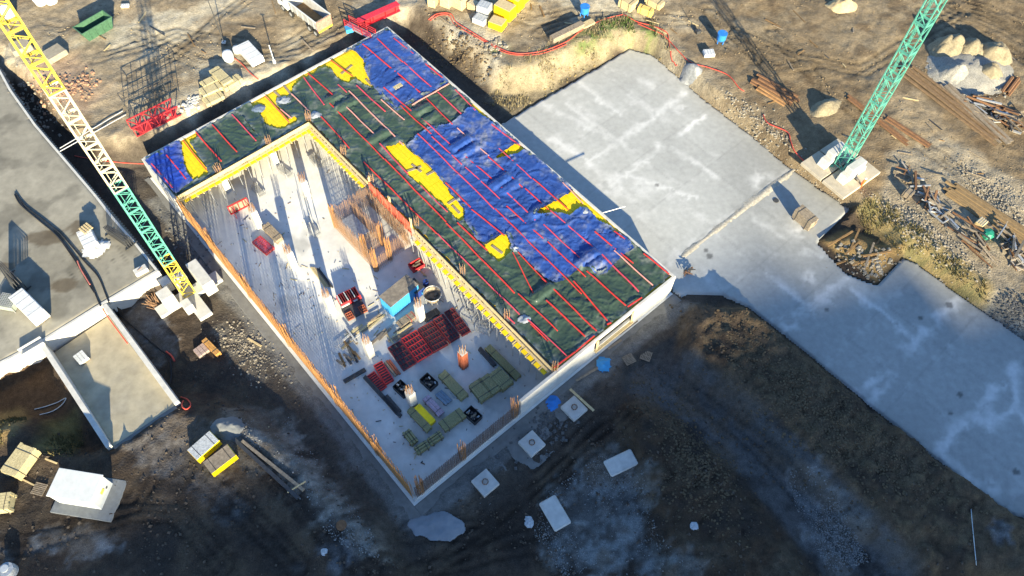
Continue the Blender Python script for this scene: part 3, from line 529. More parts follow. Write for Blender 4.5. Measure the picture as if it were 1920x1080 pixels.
# ------------------------------------------------------------------ tarpaulins and yellow panels on the deck
ZT = ZD+.05
def PR(pts): return [tuple(W(a, b, ZT)[:2]) for a, b in pts]
BL1 = PR([(660, 93), (690, 76), (722, 58), (735, 62), (842, 156), (805, 178), (773, 195), (755, 205), (743, 211), (720, 190), (712, 178), (697, 162), (687, 140), (682, 113), (668, 101)])
BL2 = PR([(760, 275), (783, 252), (802, 239), (843, 232), (863, 217), (875, 205), (888, 203), (902, 213), (918, 225), (977, 270), (981, 280), (991, 283), (1057, 338), (1076, 358), (1032, 387), (1008, 403), (1038, 398), (1067, 404), (1088, 388), (1093, 392), (1105, 395), (1127, 417), (1148, 427), (1181, 450), (1192, 468), (1173, 478), (1160, 490), (1147, 503), (1137, 515), (1120, 520), (1100, 505), (1085, 508), (1070, 520), (1043, 537), (1017, 522), (970, 473), (958, 468), (950, 443), (940, 443), (910, 459), (892, 450), (870, 417), (868, 395), (850, 373), (840, 357), (827, 343), (813, 323), (782, 295)])
BL3 = PR([(268, 302), (300, 286), (335, 265), (340, 273), (345, 300), (352, 327), (363, 339), (345, 352), (331, 364), (300, 336)])
YG = [PR(p) for p in ([(728, 280), (753, 270), (758, 278), (775, 293), (782, 295), (813, 323), (820, 335), (840, 357), (838, 363), (850, 377), (868, 392), (863, 413), (855, 407), (843, 393), (832, 378), (823, 377), (790, 347), (782, 340), (763, 323)],
    [(1077, 360), (1186, 450), (1183, 450), (1148, 427), (1127, 417), (1105, 395), (1093, 392), (1088, 388), (1067, 404), (1038, 398), (1008, 403), (1032, 387)],
    [(912, 462), (943, 442), (950, 445), (958, 468), (948, 478), (936, 490), (925, 480)],
    [(470, 193), (657, 97), (668, 101), (682, 113), (687, 140), (697, 162), (682, 157), (668, 145), (653, 155), (635, 145), (622, 127), (598, 128), (583, 140), (565, 147), (545, 167), (543, 173), (537, 182), (523, 185), (515, 197), (540, 228), (552, 223), (555, 227), (528, 240), (515, 237), (502, 232), (492, 215), (485, 203)],
    [(342, 263), (365, 250), (367, 257), (351, 268), (385, 318), (388, 327), (360, 337), (352, 327), (345, 300), (340, 273), (335, 265)],
    [(933, 297), (950, 287), (975, 273), (981, 278), (968, 287)], [(888, 200), (902, 206), (922, 224), (918, 225), (902, 213)])]
BUMPS = [(710, 256, 1.7, .30), (648, 198, 1.6, .28), (866, 270, 1.7, .36), (880, 283, 1.5, .25), (938, 342, 1.6, .34), (955, 352, 1.3, .2), (1100, 487, 1.6, .42), (1116, 498, 1.2, .3), (1018, 549, 1.6, .36), (792, 206, 1.4, .3), (808, 221, 1.2, .25), (742, 160, 1.3, .26), (625, 185, 1.2, .22), (735, 268, 1.2, .2), (1008, 398, 1.2, .25)]
BW = [(W(a, b, ZT), c, d) for a, b, c, d in BUMPS]
def ridged(x, y, s): return 1-np.abs(2*fbm(x, y, 3, s)-1)
def tarp(name, label, mt, inside, base, z, col, dust, group='tarpaulins weighted down with battens', seed=0):
    P = np.array(base); us = [(Vector((p[0], p[1], 0))-O0).dot(EU) for p in base]; vs = [(Vector((p[0], p[1], 0))-O0).dot(EV) for p in base]
    U, V = np.meshgrid(np.arange(min(us)-.3, max(us)+.3, .125), np.arange(min(vs)-.3, max(vs)+.3, .125)); X = O0.x+EU.x*U+EV.x*V; Y = O0.y+EU.y*U+EV.y*V
    d = inside(X, Y)+(fbm(X+seed, Y, 3, 1.2)-.5)*.35
    zz = np.zeros(X.shape)
    wx = X+(fbm(X, Y, 3, .3)-.5)*5; wy = Y+(fbm(X+7, Y+3, 3, .3)-.5)*5
    cr_ = lambda x, y, f: 1-np.abs(2*vnoise(x*f, y*f)-1)
    mod = .35+.9*fbm(X+40, Y+seed, 3, .22)
    zz += mod*(.12*cr_(wx*.55+seed, wy*1.25, .62)**5 + .085*cr_(wx*1.3+4, wy*.6-seed, .95)**4 + .065*cr_(wx*.8-seed+9, wy*1.5, 1.35)**4 + .05*cr_(wx*1.4+2, wy*.9+seed, 2.1)**3)
    zz += .08*(fbm(X+seed, Y, 3, .35)-.5)
    for p, r, h in BW:
        du = (X-p.x)*EU.x+(Y-p.y)*EU.y; dv = (X-p.x)*EV.x+(Y-p.y)*EV.y
        zz += h*(1-sst(np.abs(du), .25, .75))*(1-sst(np.abs(dv), r*.7, r+.25))
    e = np.exp(-np.maximum(d, 0)/.25); zz += e*(.04+.12*sst(fbm(X-seed, Y+8, 3, .9), .5, .7))
    n1 = fbm(X+seed, Y+2, 5, .35); n2 = fbm(X, Y-seed, 5, 1.5); c = np.zeros(X.shape+(3,)); c[:] = col; c *= (.75+.5*n1)[..., None]
    k = sst(n1*.5+n2*.5, .50, .74)*dust*(.35+.65*sst(fbm(X*3, Y, 4, 1.1), .35, .6)); c = c*(1-k[..., None])+np.array((.25, .25, .235))*k[..., None]
    ke = np.exp(-np.maximum(d, 0)/.4)*sst(n2, .4, .62)*.6; c = c*(1-ke[..., None])+np.array((.24, .26, .28))*ke[..., None]
    keep = (d[:-1, :-1]+d[1:, 1:]+d[1:, :-1]+d[:-1, 1:])/4 > 0
    o = heightmesh(name, X, Y, z+zz, mt, c, keep); tag(o, label, 'tarpaulin', group)
    return o
def in_roof(X, Y):
    U = (X-O0.x)*EU.x+(Y-O0.y)*EU.y; V = (X-O0.x)*EV.x+(Y-O0.y)*EV.y
    a = np.minimum(np.minimum(U-45.28, 52.62-U), np.minimum(V-.33, 35.87-V)); b = np.minimum(np.minimum(U-.42, 52.62-U), np.minimum(V-18.66, 35.87-V)); return np.maximum(a, b)
def yellow(X, Y): return np.max([sdpoly(X, Y, p) for p in YG], 0)
def blue(X, Y): return np.max([sdpoly(X, Y, p) for p in (BL1, BL2, BL3)], 0)
SPLITU = [tuple(W(a, b, ZT)[:2]) for a, b in ((455, 160), (500, 245), (560, 300), (400, 420), (200, 350), (240, 250))]
BBL = [tuple(Bp(a, b)[:2]) for a, b in ((45.3, 0), (53, 0), (53, 14), (45.3, 14))]; BBM = [tuple(Bp(a, b)[:2]) for a, b in ((.3, 10), (53, 10), (53, 36), (.3, 36))]
def green_in(X, Y): return np.minimum(np.minimum(in_roof(X, Y), -yellow(X, Y)-.22), .5-blue(X, Y))
def vsplit(X, Y): return (X-O0.x)*EV.x+(Y-O0.y)*EV.y-12.6
GC = (.042, .070, .050); BC = (.026, .068, .26)
tarp('green_tarp', 'green tarpaulin on the narrow arm of the deck beside the yellow crane', GREENT, lambda X, Y: np.minimum(green_in(X, Y), -vsplit(X, Y)), BBL, ZT, GC, .35, seed=3)
tarp('green_tarp', 'large dark green tarpaulin covering most of the deck', GREENT, lambda X, Y: np.minimum(green_in(X, Y), vsplit(X, Y)), BBM, ZT, GC, .4, seed=11)
tarp('blue_tarp', 'blue tarpaulin over the far corner of the deck, with a pallet on it', BLUET, lambda X, Y: np.minimum(sdpoly(X, Y, BL1), in_roof(X, Y)+.12), BL1, ZT+.07, BC, .4, seed=5)
tarp('blue_tarp', 'largest crumpled blue tarpaulin in the middle of the deck', BLUET, lambda X, Y: np.minimum(np.minimum(sdpoly(X, Y, BL2)-.12, -sdpoly(X, Y, YG[5])-.2), in_roof(X, Y)+.12), BL2, ZT+.08, BC, .6, seed=21)
tarp('blue_tarp', 'small blue tarpaulin at the left end of the narrow deck arm', BLUET, lambda X, Y: np.minimum(sdpoly(X, Y, BL3), in_roof(X, Y)+.12), BL3, ZT+.08, (.014, .045, .30), .1, seed=31)
# yellow deck panels that show between the tarps
pm = MB().box((0, 0, 0), (2.46, .485, .05))
pme = None
for iu in range(22):
    for iv in range(74):
        cu, cv = .5+2.5*(iu+.5)-.6, .3+.5*(iv+.5)
        if cu > 52.4 or cv > 35.8 or (cu < 45.4 and cv < 18.7): continue
        pts = [(cu+a, cv+b) for a in (-1.2, -.6, 0, .6, 1.2) for b in (-.2, .2)]
        PX = np.array([Bp(a, b)[0] for a, b in pts]); PY = np.array([Bp(a, b)[1] for a, b in pts])
        if yellow(PX, PY).max() < -.05: continue
        if pme is None: o = pm.build('deck_panel', YEL, BLD); pme = o.data
        else: o = bpy.data.objects.new('deck_panel', pme); C.objects.link(o); o.parent = BLD
        q = bl(cu, cv, 0); o.location = (q.x, q.y, ZD-.001+random.uniform(-.004, .004)); o.rotation_euler = (0, 0, ANG)
# planks lying on the bare panels
for i, (a, b) in enumerate((((800, 328), (822, 316)), ((772, 308), (790, 322)), ((790, 312), (760, 322)), ((855, 372), (840, 382)), ((848, 385), (862, 400)), ((922, 460), (942, 475)), ((513, 170), (530, 186)), ((532, 160), (545, 176)), ((660, 122), (640, 138)), ((686, 148), (697, 160)))):
    A = W(*a, ZD+.06); B = W(*b, ZD+.06); c = (A+B)/2; d = B-A
    o = MB().box((0, 0, 0), (d.length, .30, .05)).build('loose_plank', OTIMB, None); o.location = (c.x, c.y, ZD+.055); o.rotation_euler = (0, 0, math.atan2(d.y, d.x))
    tag(o, ['short brown plank on the bare yellow panels in mid deck', 'short brown plank on the bare yellow panels in mid deck', 'short brown plank on the bare yellow panels in mid deck', 'brown board on the lower tip of the mid deck yellow patch', 'brown board on the lower tip of the mid deck yellow patch', 'brown board across the small yellow patch above the timber props', 'dark plank across the yellow panels behind the court corner', 'brown plank by the silver tarp fold behind the court corner', 'pale board on the yellow panels beside the far blue tarp', 'narrow board at the edge of the far blue tarp'][i], 'plank', 'planks on the deck')
# silver fold of tarp
def fold(px, py, r, label, mt=SILV, z=ZT):
    c = W(px, py, z); n = 14; X, Y = np.meshgrid(np.linspace(-r, r, n), np.linspace(-r, r, n)); k = np.hypot(X, Y*1.3)/r+(fbm(X+px, Y+py, 3, 1.7)-.5)*.8
    Z = z+.10+.30*ridged(X+px, Y+py, 1.6)**2*(1-np.clip(k, 0, 1)); keep = ((k[:-1, :-1]+k[1:, 1:])/2 < .95)
    return tag(heightmesh('tarp_fold', X+c.x, Y+c.y, Z, mt, np.full(X.shape+(3,), .4), keep), label, 'tarpaulin')
fold(531, 190, 1.0, 'silvery turned-up tarp corner on the yellow panels behind the court'); fold(590, 217, .9, 'silvery tarp fold at the corner above the court'); fold(983, 600, .7, 'silvery torn tarp patch among the lower red battens'); fold(1096, 398, .9, 'silvery crumpled tarp edge beside the right yellow patch'); fold(486, 205, .9, 'grey turned tarp edge left of the big yellow patch', mat('greyblue_tarp', (.13, .17, .24), .4, .2, 3, .4))
fold(966, 467, .6, 'pale torn tarp tip above the small yellow patch')
# battens
BAT = [[(313, 290), (349, 335)], [(342, 263), (386, 319)], [(367, 247), (415, 302)], [(397, 234), (444, 285)], [(434, 215), (480, 264)], [(283, 307), (323, 352)], [(496, 180), (542, 230)], [(526, 205), (546, 222)], [(546, 176), (577, 207)], [(569, 145), (607, 197)], [(577, 137), (632, 185)], [(620, 113), (660, 143)], [(634, 158), (650, 173)], [(654, 170), (757, 272)], [(668, 160), (722, 209)],
 [(615, 190), (965, 549)], [(972, 550), (1046, 620)], [(648, 200), (702, 252)], [(602, 218), (655, 277)], [(682, 303), (973, 590)], [(711, 269), (765, 327)], [(788, 348), (838, 398)], [(858, 417), (914, 470)],
 [(679, 83), (787, 173)], [(706, 71), (755, 116)], [(757, 116), (808, 163)], [(739, 71), (775, 100)], [(797, 120), (829, 146)], [(720, 163), (774, 210)], [(714, 187), (757, 225)], [(750, 198), (808, 251)], [(773, 197), (842, 157)], [(799, 185), (848, 233)], [(857, 240), (916, 292)], [(916, 293), (980, 350)], [(985, 353), (1028, 393)], [(1031, 395), (1123, 473)], [(1128, 477), (1197, 547)],
 [(821, 172), (864, 213)], [(853, 168), (890, 207)], [(792, 222), (848, 273)], [(784, 250), (1090, 551)], [(809, 256), (865, 309)], [(872, 313), (937, 373)], [(858, 280), (922, 335)], [(921, 232), (975, 273)], [(935, 278), (997, 335)], [(941, 351), (1004, 412)], [(836, 342), (883, 388)], [(885, 392), (947, 442)],
 [(950, 386), (1019, 447)], [(1019, 421), (1089, 485)], [(999, 335), (1066, 393)], [(1055, 342), (1093, 381)], [(1027, 453), (1098, 519)], [(1115, 434), (1187, 494)], [(1151, 470), (1224, 535)], [(1100, 508), (1174, 573)], [(1152, 433), (1172, 448)], [(1207, 475), (1255, 513)], [(962, 473), (1002, 551)], [(971, 473), (1016, 521)], [(1017, 521), (1119, 620)], [(1024, 563), (1097, 631)], [(1075, 527), (1139, 601)], [(986, 596), (1063, 667)], [(995, 607), (1028, 639)],
 [(1039, 691), (1079, 660)], [(1080, 659), (1115, 630)], [(1139, 609), (1146, 605)], [(1177, 575), (1203, 557)], [(948, 592), (964, 607)]]
def near(c):
    X = np.array([c.x]); Y = np.array([c.y])
    if sdpoly(X, Y, BL1)[0] > 0: return 'red batten on the blue tarp at the far corner'
    if sdpoly(X, Y, BL2)[0] > 0: return 'red batten on the big crumpled blue tarp'
    if sdpoly(X, Y, BL3)[0] > 0: return 'red batten on the small blue tarp'
    u, v = uv(c)
    if yellow(X, Y)[0] > -.2: return 'thin red batten across bare yellow panels'
    if v < 14: return 'red batten on the narrow green tarp'
    if u < 14: return 'red batten at the lower end of the green tarp'
    if u > 34: return 'red batten at the upper end of the green tarp'
    return 'red batten along the middle of the green tarp'
for a, b in BAT:
    A = W(*a, ZT+.2); B = W(*b, ZT+.2); L = (B-A).length; k = max(1, round(L/13))
    for i in range(k):
        p = A.lerp(B, i/k+(0.004 if i else 0)); q = A.lerp(B, (i+1)/k); sd = Vector((-(q-p).y, (q-p).x, 0)).normalized()*random.uniform(-.06, .06); p = p+sd; q = q+sd
        c = (p+q)/2; d = q-p; w = random.uniform(.10, .145); mb = MB(); n = max(2, int(d.length/1.0)); vs = []
        for j in range(n+1):
            x = (j/n-.5)*d.length; zz = .03*math.sin(j*1.7+i)+random.uniform(-.012, .012); yy = .025*math.sin(j*.9+a[0])
            for sy, sz in ((-1, -1), (1, -1), (1, 1), (-1, 1)): vs.append((x, yy+sy*w/2, zz+sz*.035))
        fs = [(j*4+e, j*4+(e+1) % 4, j*4+4+(e+1) % 4, j*4+4+e) for j in range(n) for e in range(4)]+[(3, 2, 1, 0), (n*4, n*4+1, n*4+2, n*4+3)]
        mb.add(vs, fs); o = mb.build('batten', random.choice([RED, RED, RED, PINK, PINK, PALE]), None); o.location = (c.x, c.y, ZT+.20); o.rotation_euler = (random.uniform(-.05, .05), 0, math.atan2(d.y, d.x))
        tag(o, near(c), 'batten', near(c).replace('red batten', 'battens').replace('thin ', ''))
# ------------------------------------------------------------------ retaining wall of the yard and the ramp
def seg_wall(name, a, b, th, z0, z1, mt, parent, z1b=None, side=1):
    A = Vector(a); B = Vector(b); d = (B-A).normalized(); n = Vector((-d.y, d.x, 0))*th*side; z1b = z1 if z1b is None else z1b
    m = MB(); m.prism([A[:2], B[:2], (B+n)[:2], (A+n)[:2]], z0, [z1, z1b, z1b, z1] if side > 0 else [z1, z1b, z1b, z1]); o = m.build(name, mt, parent, bevel=.02); return o
def wallp(name, pts, z0, zt, mt, parent):
    m = MB(); n = len(pts); vs = [(p[0], p[1], z0) for p in pts]+[(p[0], p[1], z) for p, z in zip(pts, zt)]
    ar = sum(pts[i][0]*pts[(i+1) % n][1]-pts[(i+1) % n][0]*pts[i][1] for i in range(n))
    fs = [(i, (i+1) % n, n+(i+1) % n, n+i) for i in range(n)]+[tuple(range(n-1, -1, -1)), tuple(range(n, 2*n))]
    if ar < 0: fs = [f[::-1] for f in fs]
    m.add(vs, fs); return m.build(name, mt, parent, bevel=.015)
RW = thing('retaining_wall', 'long white concrete retaining wall holding up the yard, facing the sun', 'wall', (0, 0, 0))
pw = [W(x, y, 2.85) for x, y in ((-140, 763), (-40, 704), (81, 640), (189, 573), (298, 508))]
for a, b in zip(pw[:-1], pw[1:]):
    d = (b-a).normalized(); nn = Vector((-d.y, d.x, 0))*.32; wallp('wall_panel', [a[:2], (b-d*.02)[:2], (b-d*.02+nn)[:2], (a+nn)[:2]], -1.2, [2.86]*4, WCONC, RW)
RE = thing('yard_edge_wall', 'dark concrete edge of the yard beside the ditch under the yellow crane', 'wall', (0, 0, 0))
pe = [W(x, y, 2.85) for x, y in ((298, 508), (255, 455), (213, 407), (180, 365), (110, 283), (67, 233), (20, 167), (0, 130), (-90, 20))]
for a, b in zip(pe[:-1], pe[1:]):
    d = (b-a).normalized(); nn = Vector((-d.y, d.x, 0))*.26; wallp('edge_stone', [a[:2], (b-d*.03)[:2], (b-d*.03+nn)[:2], (a+nn)[:2]], -.4, [2.84]*4, CONC, RE)
RA = thing('access_ramp', 'concrete ramp between two tapering white wing walls below the yard', 'ramp', (0, 0, 0))
q = [W(84, 644, 0.05), W(190, 578, 0.05), W(332, 757, 0.05), W(214, 836, 0.05)]
fl = MB(); nn_ = 20; vs = []
A0, A1, A2, A3 = W(85, 646, 2.8), W(190, 576, 2.8), W(326, 757, 2.8), W(209, 834, 2.8)
wallp('ramp_floor', [A0[:2], A1[:2], A2[:2], A3[:2]], -1.0, [.95, .95, 2.25, 2.25], mat('ramp_floor', (.43, .375, .26), .9, .18, .8, .2, world=True, col2=(.29, .265, .21)), RA)
# fl.build('ramp_floor', mat('ramp_floor', (.40, .36, .26), .9, .18, .8, .2, world=True, col2=(.27, .25, .20)), RA)
def wing(t0, t1, z0, z1, th):
    a = W(*t0, z0); b = W(*t1, z1); a.z = 0; b.z = 0; d = (b-a).normalized(); n = Vector((-d.y, d.x, 0))*th
    return wallp('wing_wall', [a[:2], b[:2], (b+n)[:2], (a+n)[:2]], -.5, [z0, z1, z1, z0], WCONC, RA)
wing((83, 643), (208, 834), 2.87, 2.85, -.5); wing((191, 573), (326, 757), 2.87, 2.85, .5)
m = MB(); m.prism([x[:2] for x in (W(327, 758, 2.5), W(334, 768, 2.5), W(217, 846, 2.5), W(210, 836, 2.5))], 1.6, 2.28); m.build('ramp_toe', DCONC, RA)
# ------------------------------------------------------------------ tower cranes
def mast(parent, w, z0, z1, mt, nsec, name='mast_section', ladder=True):
    h = (z1-z0)/nsec
    for k in range(nsec):
        m = MB(); a = z0+k*h; b = a+h-.03; c = [(-w/2, -w/2), (w/2, -w/2), (w/2, w/2), (-w/2, w/2)]
        for x, y in c: m.bar((x, y, a), (x, y, b), .125)
        nb = 3
        for i in range(4):
            p, q = c[i], c[(i+1) % 4]
            m.bar((*p, b-.05), (*q, b-.05), .09); m.bar((*p, a+.05), (*q, a+.05), .09)
            for j in range(nb):
                za = a+(b-a)*j/nb; zb = a+(b-a)*(j+1)/nb
                if (j+i) % 2: p2, q2 = q, p
                else: p2, q2 = p, q
                m.bar((*p2, za+.05), (*q2, zb-.05), .065)
        s = m.build(name, mt, parent)
        if ladder:
            l = MB()
            for e in (-.18, .18): l.bar((e, w*.2, a), (e, w*.2, b), .05)
            for j in range(int(h/.4)): l.bar((-.18, w*.2, a+.2+j*.4), (.18, w*.2, a+.2+j*.4), .04)
            l.build('ladder', mt, s)
CL = W(351, 546, 1.0); CL.z = 0
cl = thing('tower_crane', 'yellow and green tower crane mast rising at the left of the building', 'crane', CL, ANG)
for k, (a, b, mt, n) in enumerate(((.9, 7.3, CYEL, 2), (7.3, 19.3, CGRN, 4), (19.3, 31.3, CCRM, 4), (31.3, 49.3, CYEL, 6))): mast(cl, 1.25, a, b, mt, n)
for rz in (0, math.pi/2):
    MB().box((0, 0, .28 if rz == 0 else .285), (7.6, 1.5, .55), rz).build('cross_footing', CONC, cl, bevel=.04)
for x, y, sx, sy, z in ((0, -2.1, 3.8, 1.3, 2.2), (0, 2.1, 1.5, 1.4, 2.2), (2.0, 1.3, 1.2, 1.0, 1.5), (-2.0, .9, 1.2, 1.0, 1.4), (1.9, -.2, .7, 1.4, 1.2)): MB().box((x, y, .57+z/2), (sx, sy, z)).build('ballast_block', WCONC, cl, bevel=.06)
def R_at(px, py, z): return W(px, py, z)
cr0 = T(1574, 318); CRb = Vector((cr0.x, cr0.y, cr0.z))
crn = thing('tower_crane', 'green lattice tower crane mast rising at the right beside the slab', 'crane', CRb, math.radians(38))
mast(crn, 1.3, .9, 33, CGRN, 9)
for sx, sy in ((-1, -1), (1, -1), (1, 1), (-1, 1)): MB().box((sx*1.75, sy*1.75, .22), (3.3, 3.3, .45)).build('base_slab', mat('tan_concrete', (.46, .40, .30), .85, .15, 1.5, .1), crn, bevel=.04)
for s in (-1, 1):
    m = MB(); P = [(-2.1, .45), (-1.7, 1.5), (1.7, 1.5), (2.1, .45)]; vs = [(x, s*1.5-.6, z) for x, z in P]+[(x, s*1.5+.6, z) for x, z in P]
    m.add(vs, [(3, 2, 1, 0), (4, 5, 6, 7), (0, 1, 5, 4), (1, 2, 6, 5), (2, 3, 7, 6), (3, 0, 4, 7)]); m.build('ballast_block', WCONC, crn, bevel=.06)
    MB().box((.1, s*1.5, 2.0), (2.6, 1.0, .95)).build('ballast_block', WCONC, crn, bevel=.06)
for sx, sy in ((-1, -1), (1, -1), (1, 1), (-1, 1)): MB().bar((sx*.65, sy*.65, .5), (sx*1.9, sy*1.9, .6), .25).build('foot_beam', CGRN, crn)
# ------------------------------------------------------------------ generic yard things
def P2(a, b, z=None):
    A = T(*a) if z is None else W(*a, z); B = T(*b) if z is None else W(*b, z)
    c = (A+B)/2; d = B-A; return c, math.hypot(d.x, d.y), math.atan2(d.y, d.x), min(A.z, B.z)
def bundle(a, b, w, h, label, mt=TIMB, z=None, cols=4, rows=3, name='timber_bundle', cat='timber stack', bearers=True, strap=DSTEEL, group=None, gap=.02):
    c, L, rz, zz = P2(a, b, z); o = thing(name, label, cat, (c.x, c.y, zz), rz, group); z0 = .12 if bearers else .01
    if bearers:
        for x in (-.32, .32): MB().box((L*x, 0, .06), (.12, w*1.12, .12)).build('bearer', OTIMB, o)
    pw_, ph = w/cols, h/rows; me = None
    for r in range(rows):
        for k in range(cols):
            if r < rows-1 and 0 < k < cols-1 and rows > 1: continue
            if me is None: q = MB().box((0, 0, 0), (L, pw_-gap, ph-.012)).build('board', mt, o); me = q.data
            else: q = bpy.data.objects.new('board', me); C.objects.link(q); q.parent = o
            q.location = (random.uniform(-.05, .05), (k+.5)*pw_-w/2, z0+(r+.5)*ph)
    if rows > 1 and cols > 2: MB().box((0, 0, z0+h*.45), (L*.97, w-2*pw_, h*.8)).build('inner_boards', mt, o)
    if strap:
        for x in (-.3, .3):
            m = MB(); m.box((L*x, 0, z0+h+.012), (.06, w+.02, .015)); m.box((L*x, w/2+.008, z0+h/2), (.06, .012, h)); m.box((L*x, -w/2-.008, z0+h/2), (.06, .012, h)); m.build('strap', strap, o)
    return o
def red_panel(parent, x, y, z, L, Wd, nr, nl=2, mt=DRED, ply=None, name='formwork_panel', lean=0):
    m = MB(); t = .12
    for s in (-1, 1): m.box((0, s*(Wd/2-.04), 0), (L, .08, t)); m.box((s*(L/2-.04), 0, 0), (.08, Wd-.17, t))
    for i in range(1, nr): m.box((-L/2+L*i/nr, 0, -.005), (.07, Wd-.17, t-.02))
    for i in range(1, nl): m.box((0, -Wd/2+Wd*i/nl, .006), (L-.17, .06, t-.02))
    o = m.build(name, mt, parent); o.location = (x, y, z)
    MB().box((0, 0, -.07), (L-.02, Wd-.02, .03)).build('plywood_face', ply or DSTEEL, o)
    return o
# --- on the open floor -------------------------------------------------------
F = 0.012
t_ = P2((743, 672), (848, 612), F)
c, L, rz, zz = t_
for k, (aa, bb, wd, nr, mtt, lab) in enumerate((((741, 676), (766, 661), 3.3, 4, DRED, 'dark red formwork panel stack at the near end of the long row'), ((767, 660), (797, 642), 3.4, 6, REDP, 'first broad red grid panel in the long formwork row'), ((798, 641), (826, 625), 3.4, 6, DRED, 'second broad red grid panel in the long formwork row'), ((827, 624), (847, 612), 3.4, 4, DRED, 'third broad red grid panel in the long formwork row'), ((849, 610), (866, 600), 3.6, 4, DRED, 'dark maroon panel stack at the far end of the long formwork row'))):
    c, L, rz, zz = P2(aa, bb, F); o = thing('formwork_stack', lab, 'formwork', (c.x, c.y, F), rz, 'red formwork panels laid out in a long row')
    for j in range(2+(k % 2)): red_panel(o, random.uniform(-.04, .04), random.uniform(-.05, .05), .1+.16*j, L-.05, wd, nr, 5, mtt)
for lab, aa, bb, wd, lay in (('red ladder-like panel stack with brown timbers beside it', (712, 706), (728, 697), 2.6, 3), ('small red panel stack nearest the left rebar wall', (700, 722), (714, 712), 2.3, 2)):
    c, L, rz, zz = P2(aa, bb, F); o = thing('formwork_stack', lab, 'formwork', (c.x, c.y, F), rz+math.pi/2, 'small red formwork stacks')
    for j in range(lay): red_panel(o, 0, 0, .1+.16*j, wd, L, 8, 1, REDP)
for i in range(3): bundle((722+i*4, 680+i*-2), (742+i*4, 706+i*-2), .22, .3, ['brown timber between the red panel stacks, nearest one', 'brown timber between the red panel stacks, middle one', 'brown timber between the red panel stacks, furthest one'][i], RBROWN if i else OTIMB, F, 1, 1, bearers=False, strap=None, name='squared_timber', cat='timber', group='timbers between the panel stacks')
c, L, rz, zz = P2((482, 452), (508, 474), F); o = thing('formwork_stack', 'red striped panel stack beside the second column from the top left', 'formwork', (c.x, c.y, F), rz)
for j in range(3): red_panel(o, 0, 0, .1+.16*j, 2.5, 1.25, 9, 2, REDP, WHITE)
bundle((500, 428), (527, 455), 1.0, .7, 'grey weathered board stack behind the red striped panels', OTIMB, F, 4, 4)
c, L, rz, zz = P2((432, 402), (468, 384), F); o = thing('wall_formwork', 'upright red-framed wall panel with a pale face near the court corner', 'formwork', (c.x, c.y, F), rz)
MB().box((0, .06, .75), (L, .05, 1.5)).build('plywood_face', OTIMB, o)
for z in (.06, 1.44): MB().box((0, -.06, z), (L, .16, .12)).build('frame_rail', REDP, o)
for x in (-.5, -.25, 0, .25, .5): MB().box((x*(L-.1), -.06, .75), (.08, .15, 1.26)).build('frame_rib', REDP, o)
for x in (-.35, .35): MB().bar((x*L, -.1, 1.2), (x*L, -1.1, 0.03), .07).build('raking_prop', REDP, o)
c, L, rz, zz = P2((638, 573), (674, 555), F); o = thing('panel_crate', 'bright red steel crate filled with upright panels', 'crate', (c.x, c.y, F), rz)
MB().box((0, 0, .08), (L, 1.3, .1)).build('base', REDP, o)
for s in (-1, 1): MB().box((0, s*.65, .65), (L, .06, 1.05)).build('side', REDP, o)
for i in range(9): MB().box((-L/2+.12+i*(L-.24)/8, 0, .75+random.uniform(-.05, .08)), (.09, 1.18, 1.15)).build('panel', DRED if i % 3 else GREYW, o)
c, L, rz, zz = P2((647, 594), (684, 575), F); o = thing('panel_crate', 'dark rack with brown frames and a silvery pipe beside the red crate', 'crate', (c.x, c.y, F), rz)
MB().box((0, 0, .3), (L, 1.5, .5)).build('base', DSTEEL, o); MB().bar((-L*.45, .85, .75), (-L*.05, .85, .75), .28, n=8).build('pipe', STEEL, o); MB().bar((L*.15, .85, .75), (L*.35, .85, .75), .26, n=8).build('pipe', STEEL, o)
for x in (-.33, .33): p = red_panel(o, L*x, -.55, .64, .75, 1.0, 3, 3, RBROWN)
# blue site container
P0, P1, P3 = W(711, 556, 2.3), W(733, 575, 2.3), W(762, 515, 2.3); Lc = (P3-P0).length; Wc = (P1-P0).length; ctr = (P1+P3)/2; rz = math.atan2((P3-P0).y, (P3-P0).x)
o = thing('site_container', 'light blue site container with a dirty grey roof on the open floor', 'container', (ctr.x, ctr.y, F), rz)
MB().box((0, 0, 1.12), (Lc, Wc, 2.24)).build('body', LBLUE, o)
MB().box((0, 0, 2.27), (Lc+.08, Wc+.08, .06)).build('roof', DIRTY, o)
for i in range(14): MB().box((-Lc/2+.2+i*(Lc-.4)/13, -Wc/2-.02, 1.1), (.12, .05, 2.0)).build('side_rib', LBLUE, o)
for i in range(7): MB().box((-Lc/2-.02, -Wc/2+.2+i*(Wc-.4)/6, 1.1), (.05, .12, 2.0)).build('end_rib', LBLUE, o)
c, L, rz2, zz = P2((772, 556), (788, 541), F); o = thing('generator_box', 'dark blue generator box at the end of the light blue container', 'generator', (c.x, c.y, F), rz); MB().box((0, 0, .75), (1.3, 1.7, 1.3)).build('housing', DBLUE, o, bevel=.05); MB().box((0, 0, 1.43), (1.34, 1.74, .06)).build('lid', DSTEEL, o); MB().box((.3, -.9, .7), (.3, .06, .5)).build('vent', LBLUE, o)
c = W(812, 560, F); o = thing('mortar_tub', 'round brown mortar tub with a steel hoop near the deck props', 'tub', (c.x, c.y, F)); m = MB(); m.lathe([(.0, .1), (.75, .1), (1.0, 1.0), (.92, 1.0), (.7, .3), (.0, .28)], n=10); m.build('tub', OTIMB, o)
for i in range(8): a = i*math.pi/4; MB().bar((math.cos(a)*.98, math.sin(a)*.98, .05), (math.cos(a)*1.0, math.sin(a)*1.0, 1.15), .07).build('frame_post', STEEL, o)
